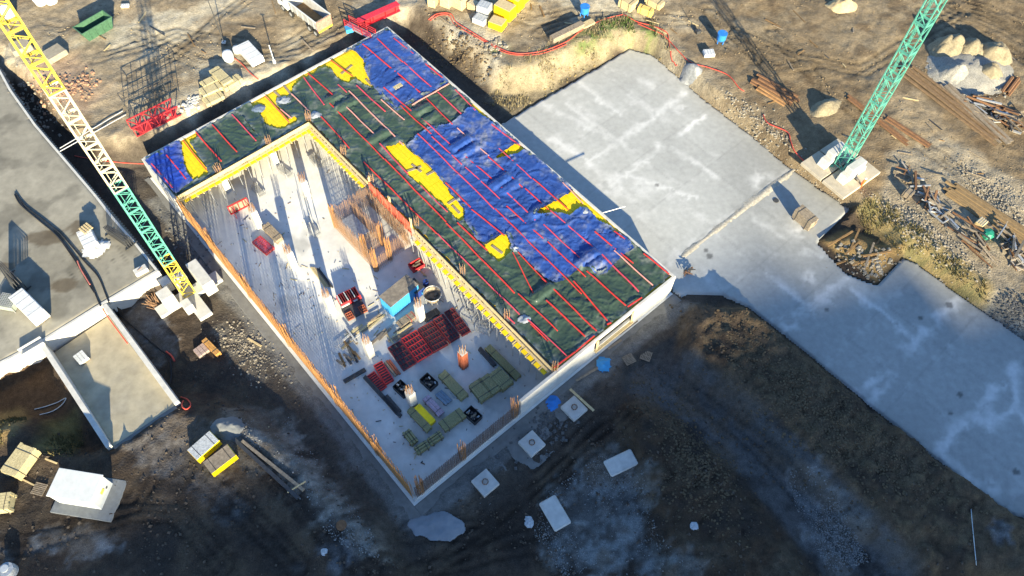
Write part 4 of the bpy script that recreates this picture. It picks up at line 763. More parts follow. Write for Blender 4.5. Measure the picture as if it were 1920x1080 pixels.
MB().tube([(math.cos(i*math.pi/8)*1.02, math.sin(i*math.pi/8)*1.02, 1.12) for i in range(17)], .05).build('hoop', STEEL, o)
for i in range(7): MB().box((random.uniform(-.4, .4), random.uniform(-.4, .4), .4+random.uniform(0, .2)), (.3, .2, .2), random.uniform(0, 3)).build('rubble_lump', DIRTY, o)
c = W(799, 535, F); o = thing('barrel', 'dark blue plastic barrel beside the mortar tub', 'barrel', (c.x, c.y, F)); MB().lathe([(.0, 0), (.3, 0), (.34, .3), (.34, .6), (.3, .9), (0, .9)], n=14).build('barrel', DBLUE, o, smooth=False); MB().lathe([(.0, .9), (.1, .9), (.1, .95), (0, .95)], (.12, 0, 0), 8).build('bung', BLACK, o)
c, L, rz2, zz = P2((771, 508), (792, 496), F); o = thing('skip_tray', 'red tipping tray holding rubble near the rebar core', 'tray', (c.x, c.y, F), rz2); m = MB(); m.box((0, 0, .25), (L, 1.1, .06)); [m.box((0, s*.55, .5), (L, .06, .5)) for s in (-1, 1)]; [m.box((s*L/2, 0, .5), (.06, 1.1, .5)) for s in (-1, 1)]; m.build('tray', REDP, o); MB().bar((0, -.5, .3), (.2, -1.6, .1), .14).build('drawbar', CREAM, o)
for i in range(6): MB().box((random.uniform(-.5, .5), random.uniform(-.3, .3), .6), (.7, .12, .1), random.uniform(-.4, .4)).build('offcut', OTIMB, o)
bundle((748, 613), (768, 598), .9, .45, 'low brown board stack in front of the blue container', OTIMB, F, 4, 2); bundle((765, 602), (778, 592), .9, .5, 'small grey board stack with a red end by the white column', OTIMB, F, 3, 2, strap=REDP)
bundle((795, 600), (822, 585), .8, .3, 'dark plastic-covered board stack beside the white column', BLACK, F, 3, 2)
# loose timber around the centre of the floor
k = 0
for (x0, y0, x1, y1, n, lab) in ((640, 645, 672, 622, 7, 'loose pale board in the scatter left of the middle column'), (672, 628, 712, 600, 7, 'loose pale board in the scatter behind the middle column'), (700, 640, 730, 618, 6, 'loose board in the scatter right of the middle column'), (728, 640, 765, 615, 8, 'loose grey board in the long scatter by the blue container')):
    for i in range(n):
        px = random.uniform(x0, x1); f = (px-x0)/(x1-x0); py = y0+(y1-y0)*f+random.uniform(-8, 9); c = W(px, py, F); a = ANG-math.pi/2+random.choice([0, 0, 0, 0.15, -.2, 1.5]); L = random.uniform(1.3, 2.8)
        o = MB().box((0, 0, 0), (L, random.uniform(.14, .3), .07)).build('loose_board', random.choice([TIMB, OTIMB, OTIMB, WCONC, CREAM]), None); o.location = (c.x, c.y, .06+.09*(k % 5)); k += 1; o.rotation_euler = (0, random.uniform(-.03, .03), a); tag(o, lab, 'board', lab.replace('loose', 'loose boards:'))
for i in range(9):
    c = W(random.uniform(634, 672), random.uniform(650, 682), F); o = MB().box((0, 0, 0), (random.uniform(.8, 2.2), .25, .12)).build('loose_board', random.choice([OTIMB, DSTEEL, OTIMB, BROWNP]), None); o.location = (c.x, c.y, .08+.1*(i % 4)); o.rotation_euler = (0, .05, ANG+random.uniform(-.3, .3)); tag(o, 'dark board in the jumbled pile left of the middle column', 'board', 'jumbled pile of dark boards')
for i in range(6): bundle((583+i*3, 502+i*.5), (609+i*3, 537+i*.5), .18, .16, ['pale plank leaning pile by the fourth column, plank nearest the rebar wall', 'second plank in the pile by the fourth column', 'third plank in the pile by the fourth column', 'fourth plank in the pile by the fourth column', 'fifth plank in the pile by the fourth column', 'dark plank in the pile by the fourth column, nearest the column'][i], [CREAM, TIMB, CREAM, OTIMB, DSTEEL, DSTEEL][i], F, 1, 1, bearers=False, strap=None, name='loose_plank', cat='plank', group='plank pile by the fourth column')
# lower floor stacks
bundle((829, 705), (872, 750), 1.0, .75, 'long green-grey beam bundle in the shade, alone right of the black bin', GTIMB, F, 6, 4)
bundle((890, 722), (913, 752), 1.5, .8, 'nearest of three olive beam stacks side by side', GTIMB, F, 7, 4); bundle((906, 712), (930, 741), 1.3, .8, 'middle of three olive beam stacks side by side', GTIMB, F, 7, 4); bundle((926, 702), (953, 730), 1.5, .9, 'furthest of three olive beam stacks side by side', GTIMB, F, 7, 4)
bundle((914, 654), (972, 712), .8, .5, 'longest olive beam bundle lying below the deck edge', GTIMB, F, 5, 3); bundle((899, 656), (928, 688), .45, .4, 'narrow black steel beam bundle left of the longest olive bundle', DSTEEL, F, 3, 2, strap=None)
bundle((769, 771), (806, 810), .75, .6, 'slim grey-green beam bundle beside the yellow one', GTIMB, F, 5, 3); bundle((783, 766), (813, 797), .75, .6, 'yellow wrapped beam bundle on the shaded floor', YWRAP, F, 1, 1, strap=None)
bundle((798, 748), (828, 780), .8, .5, 'pinkish plastic-wrapped bundle near the yellow one', mat('pink_film', (.36, .28, .34), .4, .3, 4, .4), F, 2, 2); bundle((822, 738), (842, 757), .9, .25, 'flat blue-grey film-covered boards beside the pink bundle', mat('film_grey', (.16, .22, .28), .4, .25, 3, .3), F, 3, 1, strap=None)
bundle((829, 805), (868, 777), 1.2, .65, 'broad olive beam bundle lying crosswise near the lower wall', GTIMB, F, 7, 3)
for i, (px, py, lab) in enumerate(((805, 720, 'black mesh bin of fittings nearest the long red panel row'), (887, 782, 'black mesh bin of fittings nearest the lower rebar wall'), (755, 733, 'dark bin of odds and ends beside the front white column'))):
    c = W(px, py, F); o = thing('parts_bin', lab, 'bin', (c.x, c.y, F), ANG+.1, 'black parts bins'); m = MB(); m.box((0, 0, .12), (1.6, 1.1, .06))
    for s in (-1, 1): m.box((0, s*.55, .45), (1.6, .05, .7)); m.box((s*.8, 0, .45), (.05, 1.05, .7))
    m.build('bin_body', BLACK, o)
    for j in range(14): MB().box((random.uniform(-.65, .65), random.uniform(-.4, .4), .55+random.uniform(-.05, .2)), (.28, .14, .14), random.uniform(0, 3)).build('fitting', random.choice([DSTEEL, STEEL, DSTEEL, OTIMB]), o)
for i, (a, b, lab) in enumerate((((762, 812), (779, 834), 'short beam stack at the lower left of three small ones'), ((781, 849), (803, 835), 'short beam stack lowest of three small ones'), ((805, 833), (828, 817), 'short beam stack right of three small ones'))): bundle(a, b, .9, .55, lab, GTIMB, F, 3, 3, group='three small beam stacks', gap=.09)
for a, b, w, lab in (((684, 708), (752, 782), .42, 'long dark steel beam running towards the front white column'), ((646, 717), (686, 694), .4, 'dark steel beam lying across near the left rebar wall'), ((722, 745), (748, 775), .7, 'thick dark bundle at the end of the long steel beam')): bundle(a, b, w, .35, lab, DSTEEL, F, 2, 1, name='steel_beam', cat='beam', strap=None, bearers=False)
# trestles and prop racks
def rack(px, py, label, h=1.1, rz=ANG, n=6, fill=True):
    c = W(px, py, F); o = thing('prop_rack', label, 'rack', (c.x, c.y, F), rz, 'galvanised racks on the floor')
    for sx in (-.8, .8):
        for sy in (-.45, .45): MB().bar((sx, sy, 0), (sx, sy, h), .07).build('post', STEEL, o)
    for sx in (-.8, .8): MB().bar((sx, -.45, .25), (sx, .45, .25), .06).build('cross_rail', STEEL, o)
    for sy in (-.45, .45): MB().bar((-.8, sy, .25), (.8, sy, .25), .06).build('side_rail', STEEL, o)
    if fill:
        for i in range(n): MB().bar((-1.2, -.38+i*.76/(n-1), .35), (1.2, -.38+i*.76/(n-1), .35), .08, n=6).build('stored_prop', STEEL, o)
    else:
        for i in range(n): MB().bar((-.8+1.6*i/(n-1), -.45, h*.9), (-.8+1.6*i/(n-1), .45, h*.9), .05).build('rung', STEEL, o)
rack(880, 597, 'pale metal trestle under the deck edge, further one', 1.3, ANG+.3, 6, False); rack(908, 620, 'pale metal trestle under the deck edge, nearer one', 1.3, ANG+.4, 6, False)
rack(588, 433, 'open rack with tall bars between the columns', 1.9, ANG, 6); rack(535, 325, 'metal rack with props behind the upper column', .9, ANG+.2, 7); rack(485, 360, 'metal rack with props by the upper court edge', .9, ANG, 7); rack(592, 305, 'metal rack with props in the top court corner', .9, ANG, 7)
for i, (px, py) in enumerate(((580, 440), (590, 445), (600, 430), (588, 420))): c = W(px, py, F); o = MB().bar((0, 0, 0), (0, 0, 3.0), .07, n=6).build('steel_prop', STEEL, None); o.location = c; tag(o, 'single steel prop standing by the open rack', 'prop', 'props by the open rack')
# rebar laid on the lower wall, red safety net by the core
m = MB(); A = Bp(24.2, 18.28); Bq = Bp(32.2, 18.28)
nn2 = 56
for i in range(nn2+1): p = A.lerp(Bq, i/nn2); m.bar((p.x, p.y, ZD-1.5+random.uniform(-.2, .2)), (p.x+random.uniform(-.1, .1), p.y, ZD+.75), .055, caps=False)
for j in range(14): z = ZD-1.3+j*.15; m.bar((A.x, A.y, z), (Bq.x, Bq.y, z+random.uniform(-.08, .08)), .055, caps=False)
o = m.build('safety_net', mat('net_red', (.62, .13, .08), .7, .3, 3, 0), None); tag(o, 'red plastic safety net hung along the deck above the rebar core', 'net')
for u_ in (24.2, 28.2, 32.2): starter(BLD, bl(u_, 18.4, 0)[:2], ZD-.1, 1.6, .12, 3, CREAM, .05)
# ------------------------------------------------------------------ footing pads outside the lower wall
for px, py, lab in ((910, 907, 'square concrete pad nearest the wall corner, lowest of three'), (997, 834, 'square concrete pad with a rebar loop, middle of three'), (1076, 768, 'square concrete pad with a plank on it, highest of three')):
    c = T(px, py); o = thing('footing_pad', lab, 'footing', (c.x, c.y, max(c.z-.1, -.1)), ANG, 'three square pads below the building wall'); MB().box((0, 0, .28), (2.05, 1.95, .6)).build('pad', WCONC, o, bevel=.05)
    m = MB()
    for i in range(9): a = i*.7; m.bar((math.cos(a)*.26, math.sin(a)*.26, .58), (math.cos(a)*.28, math.sin(a)*.28, .95), .05)
    m.tube([(math.cos(i*.5)*.3, math.sin(i*.5)*.3, .75) for i in range(14)], .03, 5); m.build('rebar_loop', RUST, o)
    n = 60; X, Y = np.meshgrid(np.linspace(-2.8, 2.8, n), np.linspace(-2.8, 2.8, n)); k = np.hypot(X, Y)+(fbm(X+px, Y, 3, .5)-.5)*2.2; ob = heightmesh('blinding', X, Y, .06+.05*(1-np.clip(k/2.4, 0, 1)), DCONC, None, (k[:-1, :-1] < 2.2)); ob.parent = o
for a, b, w, lab in (((1137, 884), (1190, 856), 1.75, 'pale slab with a nibbled corner lying on the gravel'), ((1025, 937), (1056, 990), 1.85, 'pale oblong concrete slab lying beside the gravel, lower one')):
    c, L, rz, zz = P2(a, b); o = MB().box((0, 0, 0), (L, w, .3)).build('concrete_slab', WCONC, None, bevel=.12); o.location = (c.x, c.y, max(tz(c.x+dx, c.y+dy) for dx in (-1.2, 0, 1.2) for dy in (-1.2, 0, 1.2))+.12); o.rotation_euler = (0, 0, rz); tag(o, lab, 'slab', 'two loose concrete slabs')
n = 90; c = W(827, 988); X, Y = np.meshgrid(np.linspace(-4, 4, n), np.linspace(-4, 4, n)); k = np.hypot((X+Y*.2)/1.6, Y)+(fbm(X+3, Y, 3, .55)-.5)*2.4
tag(heightmesh('concrete_spill', X+c.x, Y+c.y, np.where(k < 1.5, terr(X+c.x, Y+c.y)+.04+.2*(1-np.clip(k/1.5, 0, 1)), -.6), mat('spill', (.22, .24, .26), .8, .1, 1, .1, world=True), None, (k[:-1, :-1] < 1.55)), 'hardened grey puddle of spilled concrete below the wall corner', 'concrete spill')
# ------------------------------------------------------------------ upper ground: skip, truck, crane section, stacks
c, L, rz, zz = P2((160, 72), (206, 48)); o = thing('waste_skip', 'open green waste skip casting a long shadow at the upper left', 'skip', (c.x, c.y, zz), rz)
Ls, Ws, hs = 4.6, 2.1, 1.7
def hull(l0, w0, l1, w1, z0, z1):
    return [(-l0/2, -w0/2, z0), (l0/2, -w0/2, z0), (l0/2, w0/2, z0), (-l0/2, w0/2, z0), (-l1/2, -w1/2, z1), (l1/2, -w1/2, z1), (l1/2, w1/2, z1), (-l1/2, w1/2, z1)]
m = MB(); m.add(hull(3.6, 1.8, Ls, Ws, .1, hs), [(3, 2, 1, 0), (0, 1, 5, 4), (1, 2, 6, 5), (2, 3, 7, 6), (3, 0, 4, 7)]); m.add(hull(3.4, 1.65, Ls-.15, Ws-.15, .25, hs), [(0, 1, 2, 3), (4, 5, 1, 0), (5, 6, 2, 1), (6, 7, 3, 2), (7, 4, 0, 3)]); m.build('hull', SKGRN, o)
m = MB()
for s in (-1, 1): m.box((0, s*(Ws/2-.03), hs+.02), (Ls+.1, .12, .1)); m.box((s*(Ls/2-.03), 0, hs+.02), (.12, Ws-.2, .1))
m.build('rim', SKGRN, o)
for x in (-1.4, -.5, .5, 1.4): MB().box((x, -Ws/2+.02, 1.0), (.1, .12, 1.2)).build('side_rib', SKGRN, o)
# tipper truck
c, L, rz, zz = P2((540, 14), (601, 60)); o = thing('tipper_truck', 'white four-axle tipper truck with an empty steel body by the top edge', 'truck', (W(574, 36, 2.7).x, W(574, 36, 2.7).y, ZP), rz)
# local +x = rear
MB().box((.1, 0, .85), (8.6, .9, .3)).build('chassis', DSTEEL, o)
m = MB(); m.add(hull(6.0, 2.2, 6.2, 2.5, 1.25, 2.75), [(3, 2, 1, 0), (0, 1, 5, 4), (1, 2, 6, 5), (2, 3, 7, 6), (3, 0, 4, 7)]); m.add(hull(5.8, 2.0, 6.05, 2.36, 1.36, 2.75), [(0, 1, 2, 3), (4, 5, 1, 0), (5, 6, 2, 1), (6, 7, 3, 2), (7, 4, 0, 3)]); tb = m.build('tipper_body', mat('truck_body', (.36, .36, .35), .5, .2, 2, .05), o); tb.location = (1.4, 0, 0)
m = MB(); [m.box((0, s*1.22, 2.78), (6.3, .12, .1)) for s in (-1, 1)]; m.box((-3.1, 0, 2.78), (.12, 2.4, .1)); m.build('body_rim', WPAINT, tb)
MB().box((3.17, 0, 2.0), (.08, 2.44, 1.5)).build('tailgate', mat('tailgate', (.40, .20, .15), .6, .3, 4, .1), tb); MB().box((3.25, 0, 1.15), (.1, 2.3, .25)).build('rear_bumper', CYEL, tb)
MB().box((0, 0, 1.42), (5.6, 1.9, .06)).build('earth_residue', BROWNP, tb)
for x in (-2.4, -1.2, 0, 1.2, 2.4): [MB().box((x, s*1.22, 2.0), (.1, .1, 1.3)).build('body_rib', STEEL, tb) for s in (-1, 1)]
cab = MB(); cab.prism([(-4.6, -1.2), (-2.2, -1.2), (-2.2, 1.2), (-4.6, 1.2)], .7, 3.1); cb = cab.build('cab', WPAINT, o, bevel=.12)
MB().box((-4.61, 0, 2.3), (.06, 2.1, .9)).build('windscreen', GLASS, cb); [MB().box((-3.5, s*1.205, 2.3), (1.1, .05, .8)).build('side_window', GLASS, cb) for s in (-1, 1)]; [MB().box((-4.5, s*1.45, 2.3), (.12, .3, .5)).build('mirror', BLACK, cb) for s in (-1, 1)]
for x in (-3.5, -1.7, 2.4, 3.75):
    for s in (-1, 1):
        w = MB().lathe([(.0, -.16), (.5, -.16), (.52, -.1), (.52, .1), (.5, .16), (0, .16)], axis='y', n=18).build('wheel', TYRE, o); w.location = (x, s*1.05, .52)
        MB().lathe([(.0, -.175), (.3, -.175), (.3, .175), (0, .175)], axis='y', n=12).build('rim', STEEL, w)
# red lattice section lying on the ground
c, L, rz, zz = P2((252, 250), (334, 208)); o = thing('crane_section', 'red lattice crane section lying beside the deck', 'crane section', (c.x, c.y, zz+.05), rz)
m = MB(); w_, h_ = 1.7, 1.5
for y in (-w_/2, w_/2):
    for z in (.08, h_): m.bar((-L/2, y, z), (L/2, y, z), .13)
m.build('chord_frame', REDP, o); n = 6
for i in range(n):
    x0 = -L/2+L*i/n; x1 = x0+L/n; m = MB()
    for y in (-w_/2, w_/2): m.bar((x0, y, .08 if i % 2 else h_), (x1, y, h_ if i % 2 else .08), .08)
    for z in (.08, h_): m.bar((x0, -w_/2 if i % 2 else w_/2, z), (x1, w_/2 if i % 2 else -w_/2, z), .08)
    for y in (-w_/2, w_/2): m.bar((x0, y, .08), (x0, y, h_), .08)
    m.build('lattice_bay', REDP, o)
MB().box((0, 0, .12), (L*.85, w_-.3, .05)).build('walkway', REDP, o)
# dark cage frame behind it
c, L, rz, zz = P2((240, 208), (330, 165)); o = thing('guard_frame', 'thin dark steel cage frame standing behind the red lattice section', 'frame', (c.x, c.y, zz), rz); m = MB()
for x in np.linspace(-L/2, L/2, 6):
    for y in (-.9, .9): MB().bar((x, y, 0), (x, y, 2.3), .07).build('post', DSTEEL, o)
for y in (-.9, .9):
    for z in (1.2, 2.3): MB().bar((-L/2, y, z), (L/2, y, z), .07).build('rail', DSTEEL, o)
for x in (-L/2, L/2): MB().bar((x, -.9, 2.3), (x, .9, 2.3), .06).build('end_rail', DSTEEL, o)
# scaffold poles bridging the ditch
for i, (a, b) in enumerate((((112, 278), (230, 208)), ((112, 284), (236, 215)))):
    A = W(*a, 2.95); B = W(*b, 2.95); o = MB().bar(A, B, .12, n=6).build('scaffold_pole', STEEL, None); tag(o, ['upper of two pale poles bridging the ditch at the left', 'lower of two pale poles bridging the ditch at the left'][i], 'pole')
# red gangway and red beam at the far corner
A = W(652, 48, 2.9); B = W(700, 66, 3.6); c = (A+B)/2; d = B-A; o = thing('gangway', 'red railed gangway leading onto the far deck corner', 'gangway', (c.x, c.y, ZP+.1), math.atan2(d.y, d.x)); L = math.hypot(d.x, d.y)
MB().box((0, 0, .35), (L, 1.0, .08)).build('deck', STEEL, o)
for s in (-1, 1):
    for z in (.75, 1.1, 1.45): MB().bar((-L/2, s*.5, z), (L/2, s*.5, z), .08).build('rail', REDP, o)
    for x in np.linspace(-L/2, L/2, 4): MB().bar((x, s*.5, .35), (x, s*.5, 1.5), .08).build('post', REDP, o)
c, L, rz, zz = P2((672, 50), (748, 18)); o = thing('steel_girder', 'long red steel girder lying behind the far deck corner', 'girder', (c.x, c.y, zz), rz); MB().box((0, 0, .55), (L, .12, 1.0)).build('web', REDP, o); [MB().box((0, 0, z), (L, .95, .1)).build('flange', mat('bright_red', (.62, .03, .05), .5, .15, 2, 0), o) for z in (.06, 1.1)]; [MB().box((x*L, 0, .55), (.06, .9, .9)).build('stiffener', REDP, o) for x in (-.4, -.15, .15, .4)]
c = T(655, 58); o = MB().box((0, 0, .3), (1.0, 1.0, .6), .4).build('toolbox', LBLUE, None, bevel=.04); o.location = c; tag(o, 'small light blue box at the foot of the red gangway', 'box')
# timber pallets beside the deck
for i, (a, b, w, h, lab) in enumerate((((405, 140), (432, 165), 1.4, 1.0, 'tallest pale timber stack beside the trench'), ((382, 168), (408, 155), 1.1, .8, 'left pale timber stack beside the trench'), ((380, 182), (415, 165), 1.5, .7, 'low pale timber stack left of the trench edge'), ((418, 168), (452, 150), 1.3, .6, 'pale timber stack nearest the deck'), ((385, 196), (418, 180), 1.5, .5, 'lowest pale plank stack at the trench edge'), ((410, 152), (425, 143), .9, .6, 'small brown plank stack between pale ones'))): bundle(a, b, w, h, lab, TIMB if i < 5 else OTIMB, None, 6, 3, group='timber stacks beside the trench')
def bigbag(px, py, label, s=.9, mt=WHITE, h=1.0):
    c = T(px, py); n = 9; m = MB(); rows = []
    for k, (r, z) in enumerate(((.46, 0), (.52, .25), (.53, .55), (.5, .85), (.40, 1.0), (.18, 1.12))):
        for j in range(12):
            t = 2*math.pi*j/12; q = 1/max(abs(math.cos(t)), abs(math.sin(t)))**.6; rr = r*q*s*(1+random.uniform(-.06, .06)); rows.append((rr*math.cos(t), rr*math.sin(t), z*h*s+random.uniform(-.03, .03)))
    m.add(rows, [(i*12+j, i*12+(j+1) % 12, i*12+12+(j+1) % 12, i*12+12+j) for i in range(5) for j in range(12)]+[tuple(range(60, 72))]); o = m.build('bulk_bag', mt, None, smooth=True); o.location = c; o.rotation_euler = (0, 0, random.random()); tag(o, label, 'bag'); return o
bigbag(430, 112, 'single plump white bulk bag above the timber stacks', 1.3); bigbag(445, 98, 'grey bag beside the white wrapped stack', .9, GREYW)
def wrapped(a, b, w, h, label, mt=WHITE, name='wrapped_pallet', ribs=4, z=None, skirt=False):
    c, L, rz, zz = P2(a, b, z); o = thing(name, label, 'pallet', (c.x, c.y, zz), rz)
    for y in (-.4, 0, .4): MB().box((0, y*w, .06), (L, .12, .12)).build('skid', OTIMB, o)
    me = MB().box((0, 0, .13+h/2), (L, w, h), top=.96).build('wrapped_load', mt, o, bevel=.06)
    for i in range(ribs): MB().box((-L/2+L*(i+.5)/ribs, 0, .14+h), (.05, w*.95, .02)).build('film_band', STEEL, o)
    if skirt:
        n = 16; X, Y = np.meshgrid(np.linspace(-L*.8, L*.8, n), np.linspace(-w, w, n)); k = np.maximum(np.abs(X)/(L*.75), np.abs(Y)/(w*.9))+(fbm(X+a[0], Y, 3, 1.3)-.5)*.5; hm = heightmesh('loose_sheet', X, Y, .15+(h+.12)*(1-sst(k, .55, .8))+.15*ridged(X, Y+a[1], 1.1), mt, None, (k[:-1, :-1] < .95)); hm.parent = o
    return o
wrapped((458, 92), (486, 122), 1.9, 1.0, 'white wrapped block stack beside the trench', WHITE); 
c = T(515, 118); o = thing('lamp_post', 'thin pole with a white foot standing by the trench', 'pole', c); MB().bar((0, 0, 0), (0, 0, .5), .4, n=8).build('foot', WHITE, o); MB().bar((0, 0, .5), (0, 0, 3.0), .14, n=6).build('pole', WPAINT, o); MB().bar((-.3, 0, 3.0), (.3, 0, 3.0), .08).build('cross_arm', DSTEEL, o)
c = T(420, 80); o = thing('flag_pole', 'tall thin dark pole above the timber stacks', 'pole', c); MB().bar((0, 0, 0), (0, 0, 7.5), .11, n=6).build('pole', DSTEEL, o); MB().box((0, 0, .1), (.5, .5, .2)).build('foot', CONC, o)
# concrete rubble
def rubble(name, label, pts, n, smin, smax, mt, cat='rubble', flat=.6, zoff=0):
    m = MB(); P = [Vector(T(*p)) for p in pts]; ctr_ = sum(P, Vector())/len(P); sig = .12*max((p-ctr_).length for p in P)+.25
    for i in range(n):
        k = random.randrange(len(P)); a, b = P[k], P[(k+1) % len(P)]; p = a.lerp(b, random.random()).lerp(ctr_, random.random()**1.3*.9)
        p = p+Vector((random.gauss(0, sig), random.gauss(0, sig), 0)); s = smin+(smax-smin)*random.random()**2.6; z = tz(p.x, p.y)
        vs = []; base = [(-1, -1, -1), (1, -1, -1), (1, 1, -1), (-1, 1, -1), (-.7, -.7, 1), (.7, -.7, 1), (.7, .7, 1), (-.7, .7, 1)]; rz = random.uniform(0, 6.28)
        for x, y, w in base: x = x*s*random.uniform(.4, .65); y = y*s*random.uniform(.35, .6); vs.append((p.x+x*math.cos(rz)-y*math.sin(rz), p.y+x*math.sin(rz)+y*math.cos(rz), z+zoff+w*s*flat*random.uniform(.3, .55)+s*.15))
        m.add(vs, [(3, 2, 1, 0), (4, 5, 6, 7), (0, 1, 5, 4), (1, 2, 6, 5), (2, 3, 7, 6), (3, 0, 4, 7)])
    o = m.build(name, mt, None, kind='stuff'); o['label'] = label; o['category'] = cat; return o
BRICKR = mat('brick_rubble', (.34, .20, .125), .95, .3, 4, .2, world=True); STONE = mat('stone', (.27, .24, .19), .95, .25, 4, .2, world=True); DST = mat('dark_stone', (.10, .10, .098), .95, .3, 4, .2, world=True); SOILC = mat('soil_clod', (.115, .085, .05), .95, .3, 4, .2, world=True)
rubble('brick_rubble', 'reddish brick rubble strewn beside the yellow mast', [(130, 165), (165, 145), (175, 175), (110, 200), (60, 150)], 260, .12, .5, BRICKR)
rubble('stone_rubble', 'white broken stones by the timber stacks', [(345, 195), (365, 180), (368, 205), (345, 215)], 70, .15, .6, WCONC)
rubble('stone_rubble', 'broken concrete along the cable above the slab', [(920, 70), (950, 90), (930, 110), (900, 80)], 60, .15, .55, STONE)
rubble('stone_rubble', 'stones along the right edge of the slab', [(1360, 200), (1430, 225), (1480, 290), (1440, 280), (1340, 180)], 500, .08, .3, STONE)
rubble('stone_rubble', 'gravel edging below the right crane base', [(1490, 310), (1540, 345), (1600, 385), (1560, 370), (1480, 300)], 400, .06, .22, STONE)
rubble('stone_rubble', 'broken concrete rim round the dug hole in the slab', [(1550, 470), (1600, 515), (1650, 525), (1690, 480), (1640, 500)], 160, .15, .5, STONE)
rubble('stone_rubble', 'coarse gravel beside the scrap heap', [(1640, 370), (1700, 400), (1780, 480), (1840, 520), (1690, 400)], 900, .08, .28, STONE)
rubble('stone_rubble', 'coarse gravel bank at the right edge', [(1860, 560), (1920, 560), (1920, 630), (1880, 600)], 500, .1, .35, DST)
rubble('stone_rubble', 'gravel spread on the track at the right edge', [(1840, 350), (1920, 360), (1920, 450), (1790, 300)], 700, .08, .26, STONE)
rubble('soil_clods', 'dark soil clods on the long berm', [(1320, 580), (1420, 640), (1560, 770), (1700, 880), (1820, 980), (1480, 780)], 5200, .05, .26, SOILC, 'soil')
rubble('soil_clods', 'dark clods and debris between the concrete pads', [(930, 860), (1020, 780), (1050, 800), (960, 870), (1110, 740)], 320, .08, .4, DST, 'soil')
rubble('soil_clods', 'clods on the dark bank under the building corner', [(1190, 720), (1260, 780), (1380, 900), (1260, 900), (1400, 1040)], 2200, .05, .26, SOILC, 'soil')
rubble('soil_clods', 'clods in the ditch left of the building', [(330, 440), (400, 520), (380, 480), (310, 400)], 200, .1, .35, DST, 'soil')
rubble('soil_clods', 'loose earth on the bank behind the deck', [(790, 60), (860, 110), (930, 150), (900, 100), (840, 60)], 500, .08, .4, SOILC, 'soil')
rubble('soil_clods', 'clods along the grass bank above the slab', [(960, 190), (1060, 130), (1150, 80), (1250, 100), (1300, 150), (1040, 110)], 500, .06, .28, mat('straw_clod', (.25, .19, .085), .95, .3, 4, .2, world=True), 'soil')
rubble('soil_clods', 'gravelly mud by the left crane footing', [(400, 620), (470, 640), (540, 720), (480, 700), (440, 600)], 500, .06, .25, STONE, 'soil')
rubble('debris_chips', 'pale debris chips in the shaded ditch by the yard', [(20, 140), (60, 180), (110, 240), (80, 230)], 130, .1, .5, STONE)
# stacks along the top edge
for i, (a, b, w, h, lab, mt_) in enumerate((((808, 4), (822, 8), 2.4, 1.3, 'cream wrapped panel stack, first from the left along the top edge', CREAM), ((832, 2), (850, 10), 2.4, 1.4, 'cream wrapped panel stack, second from the left along the top edge', CREAM), ((855, 4), (876, 14), 2.6, 1.6, 'cream wrapped panel stack, third from the left along the top edge', CREAM), ((880, 14), (895, 20), 1.2, 1.1, 'small cream wrapped stack next to the grey ones', CREAM))): wrapped(a, b, w, h, lab, mt_)
wrapped((897, 22), (920, 30), 1.6, 1.5, 'tall grey wrapped bundle beside the yellow blocks', GREYW); wrapped((890, 38), (912, 46), 1.5, .8, 'low grey wrapped bundle in front of the yellow blocks', GREYW)
for i, (a, b, w, h, lab) in enumerate((((920, 46), (946, 56), 1.7, 1.0, 'front low yellow wrapped block of the group by the top edge'), ((932, 24), (962, 38), 1.8, 1.8, 'middle tall yellow wrapped block of the group by the top edge'), ((945, 6), (978, 20), 1.8, 1.9, 'second tall yellow wrapped block behind the middle one'), ((960, -10), (990, 4), 1.8, 1.9, 'rear yellow wrapped block cut by the top edge'))):
    o = wrapped(a, b, w, h, lab, YWRAP); c_ = [x for x in o.children if x.name.startswith('wrapped_load')][0]; L_ = c_.dimensions
    MB().box((0, 0, .15+h), ((Vector(T(*b))-Vector(T(*a))).length*.94, w*.92, .03)).build('top_board', CREAM, o)
for i, (a, b, w, h, lab, mt_) in enumerate((((1165, 8), (1188, 20), 1.7, 1.3, 'cream timber pack with a dark strap near the top edge', CREAM), ((1197, 20), (1222, 32), .8, 1.0, 'yellow-sided timber pack in front of the cream pack', mat('yellow_timber', (.72, .50, .14), .6, .15, 3, .05)), ((1212, 2), (1240, 18), 1.2, .9, 'pale timber pack at the right of the cream pack', CREAM))): bundle(a, b, w, h, lab, mt_, None, 4, 3, strap=BLACK)
def blue_bin(px, py, label, rz):
    c = T(px, py); o = thing('concrete_bucket', label, 'bucket', c, rz, 'blue concrete buckets'); m = MB(); m.lathe([(.35, .35), (.62, .7), (.64, 1.6), (.57, 1.6), (.55, .8), (.30, .45)], n=18); m.build('drum', MBLUE, o)
    MB().lathe([(.66, 1.55), (.68, 1.55), (.68, 1.64), (.6, 1.64)], n=18).build('rim', MBLUE, o)
    for k in range(4): a = k*math.pi/2; MB().bar((math.cos(a)*.5, math.sin(a)*.5, 0), (math.cos(a)*.55, math.sin(a)*.55, .8), .1).build('leg', MBLUE, o)
    MB().bar((-.6, 0, 1.6), (.6, 0, 1.62), .05).build('handle_bar', STEEL, o)
blue_bin(1095, 30, 'light blue concrete bucket with a long shadow near the top edge', 0); blue_bin(1350, 80, 'blue concrete bucket standing alone left of the crane shadow', .6)
bundle((1034, 80), (1092, 50), .9, .8, 'long dark-topped board pile beside the red hose', OTIMB, None, 3, 3, strap=None); bundle((1090, 52), (1112, 42), 1.0, .25, 'pale flat boards at the end of the dark board pile', CREAM, None, 4, 1, strap=None)
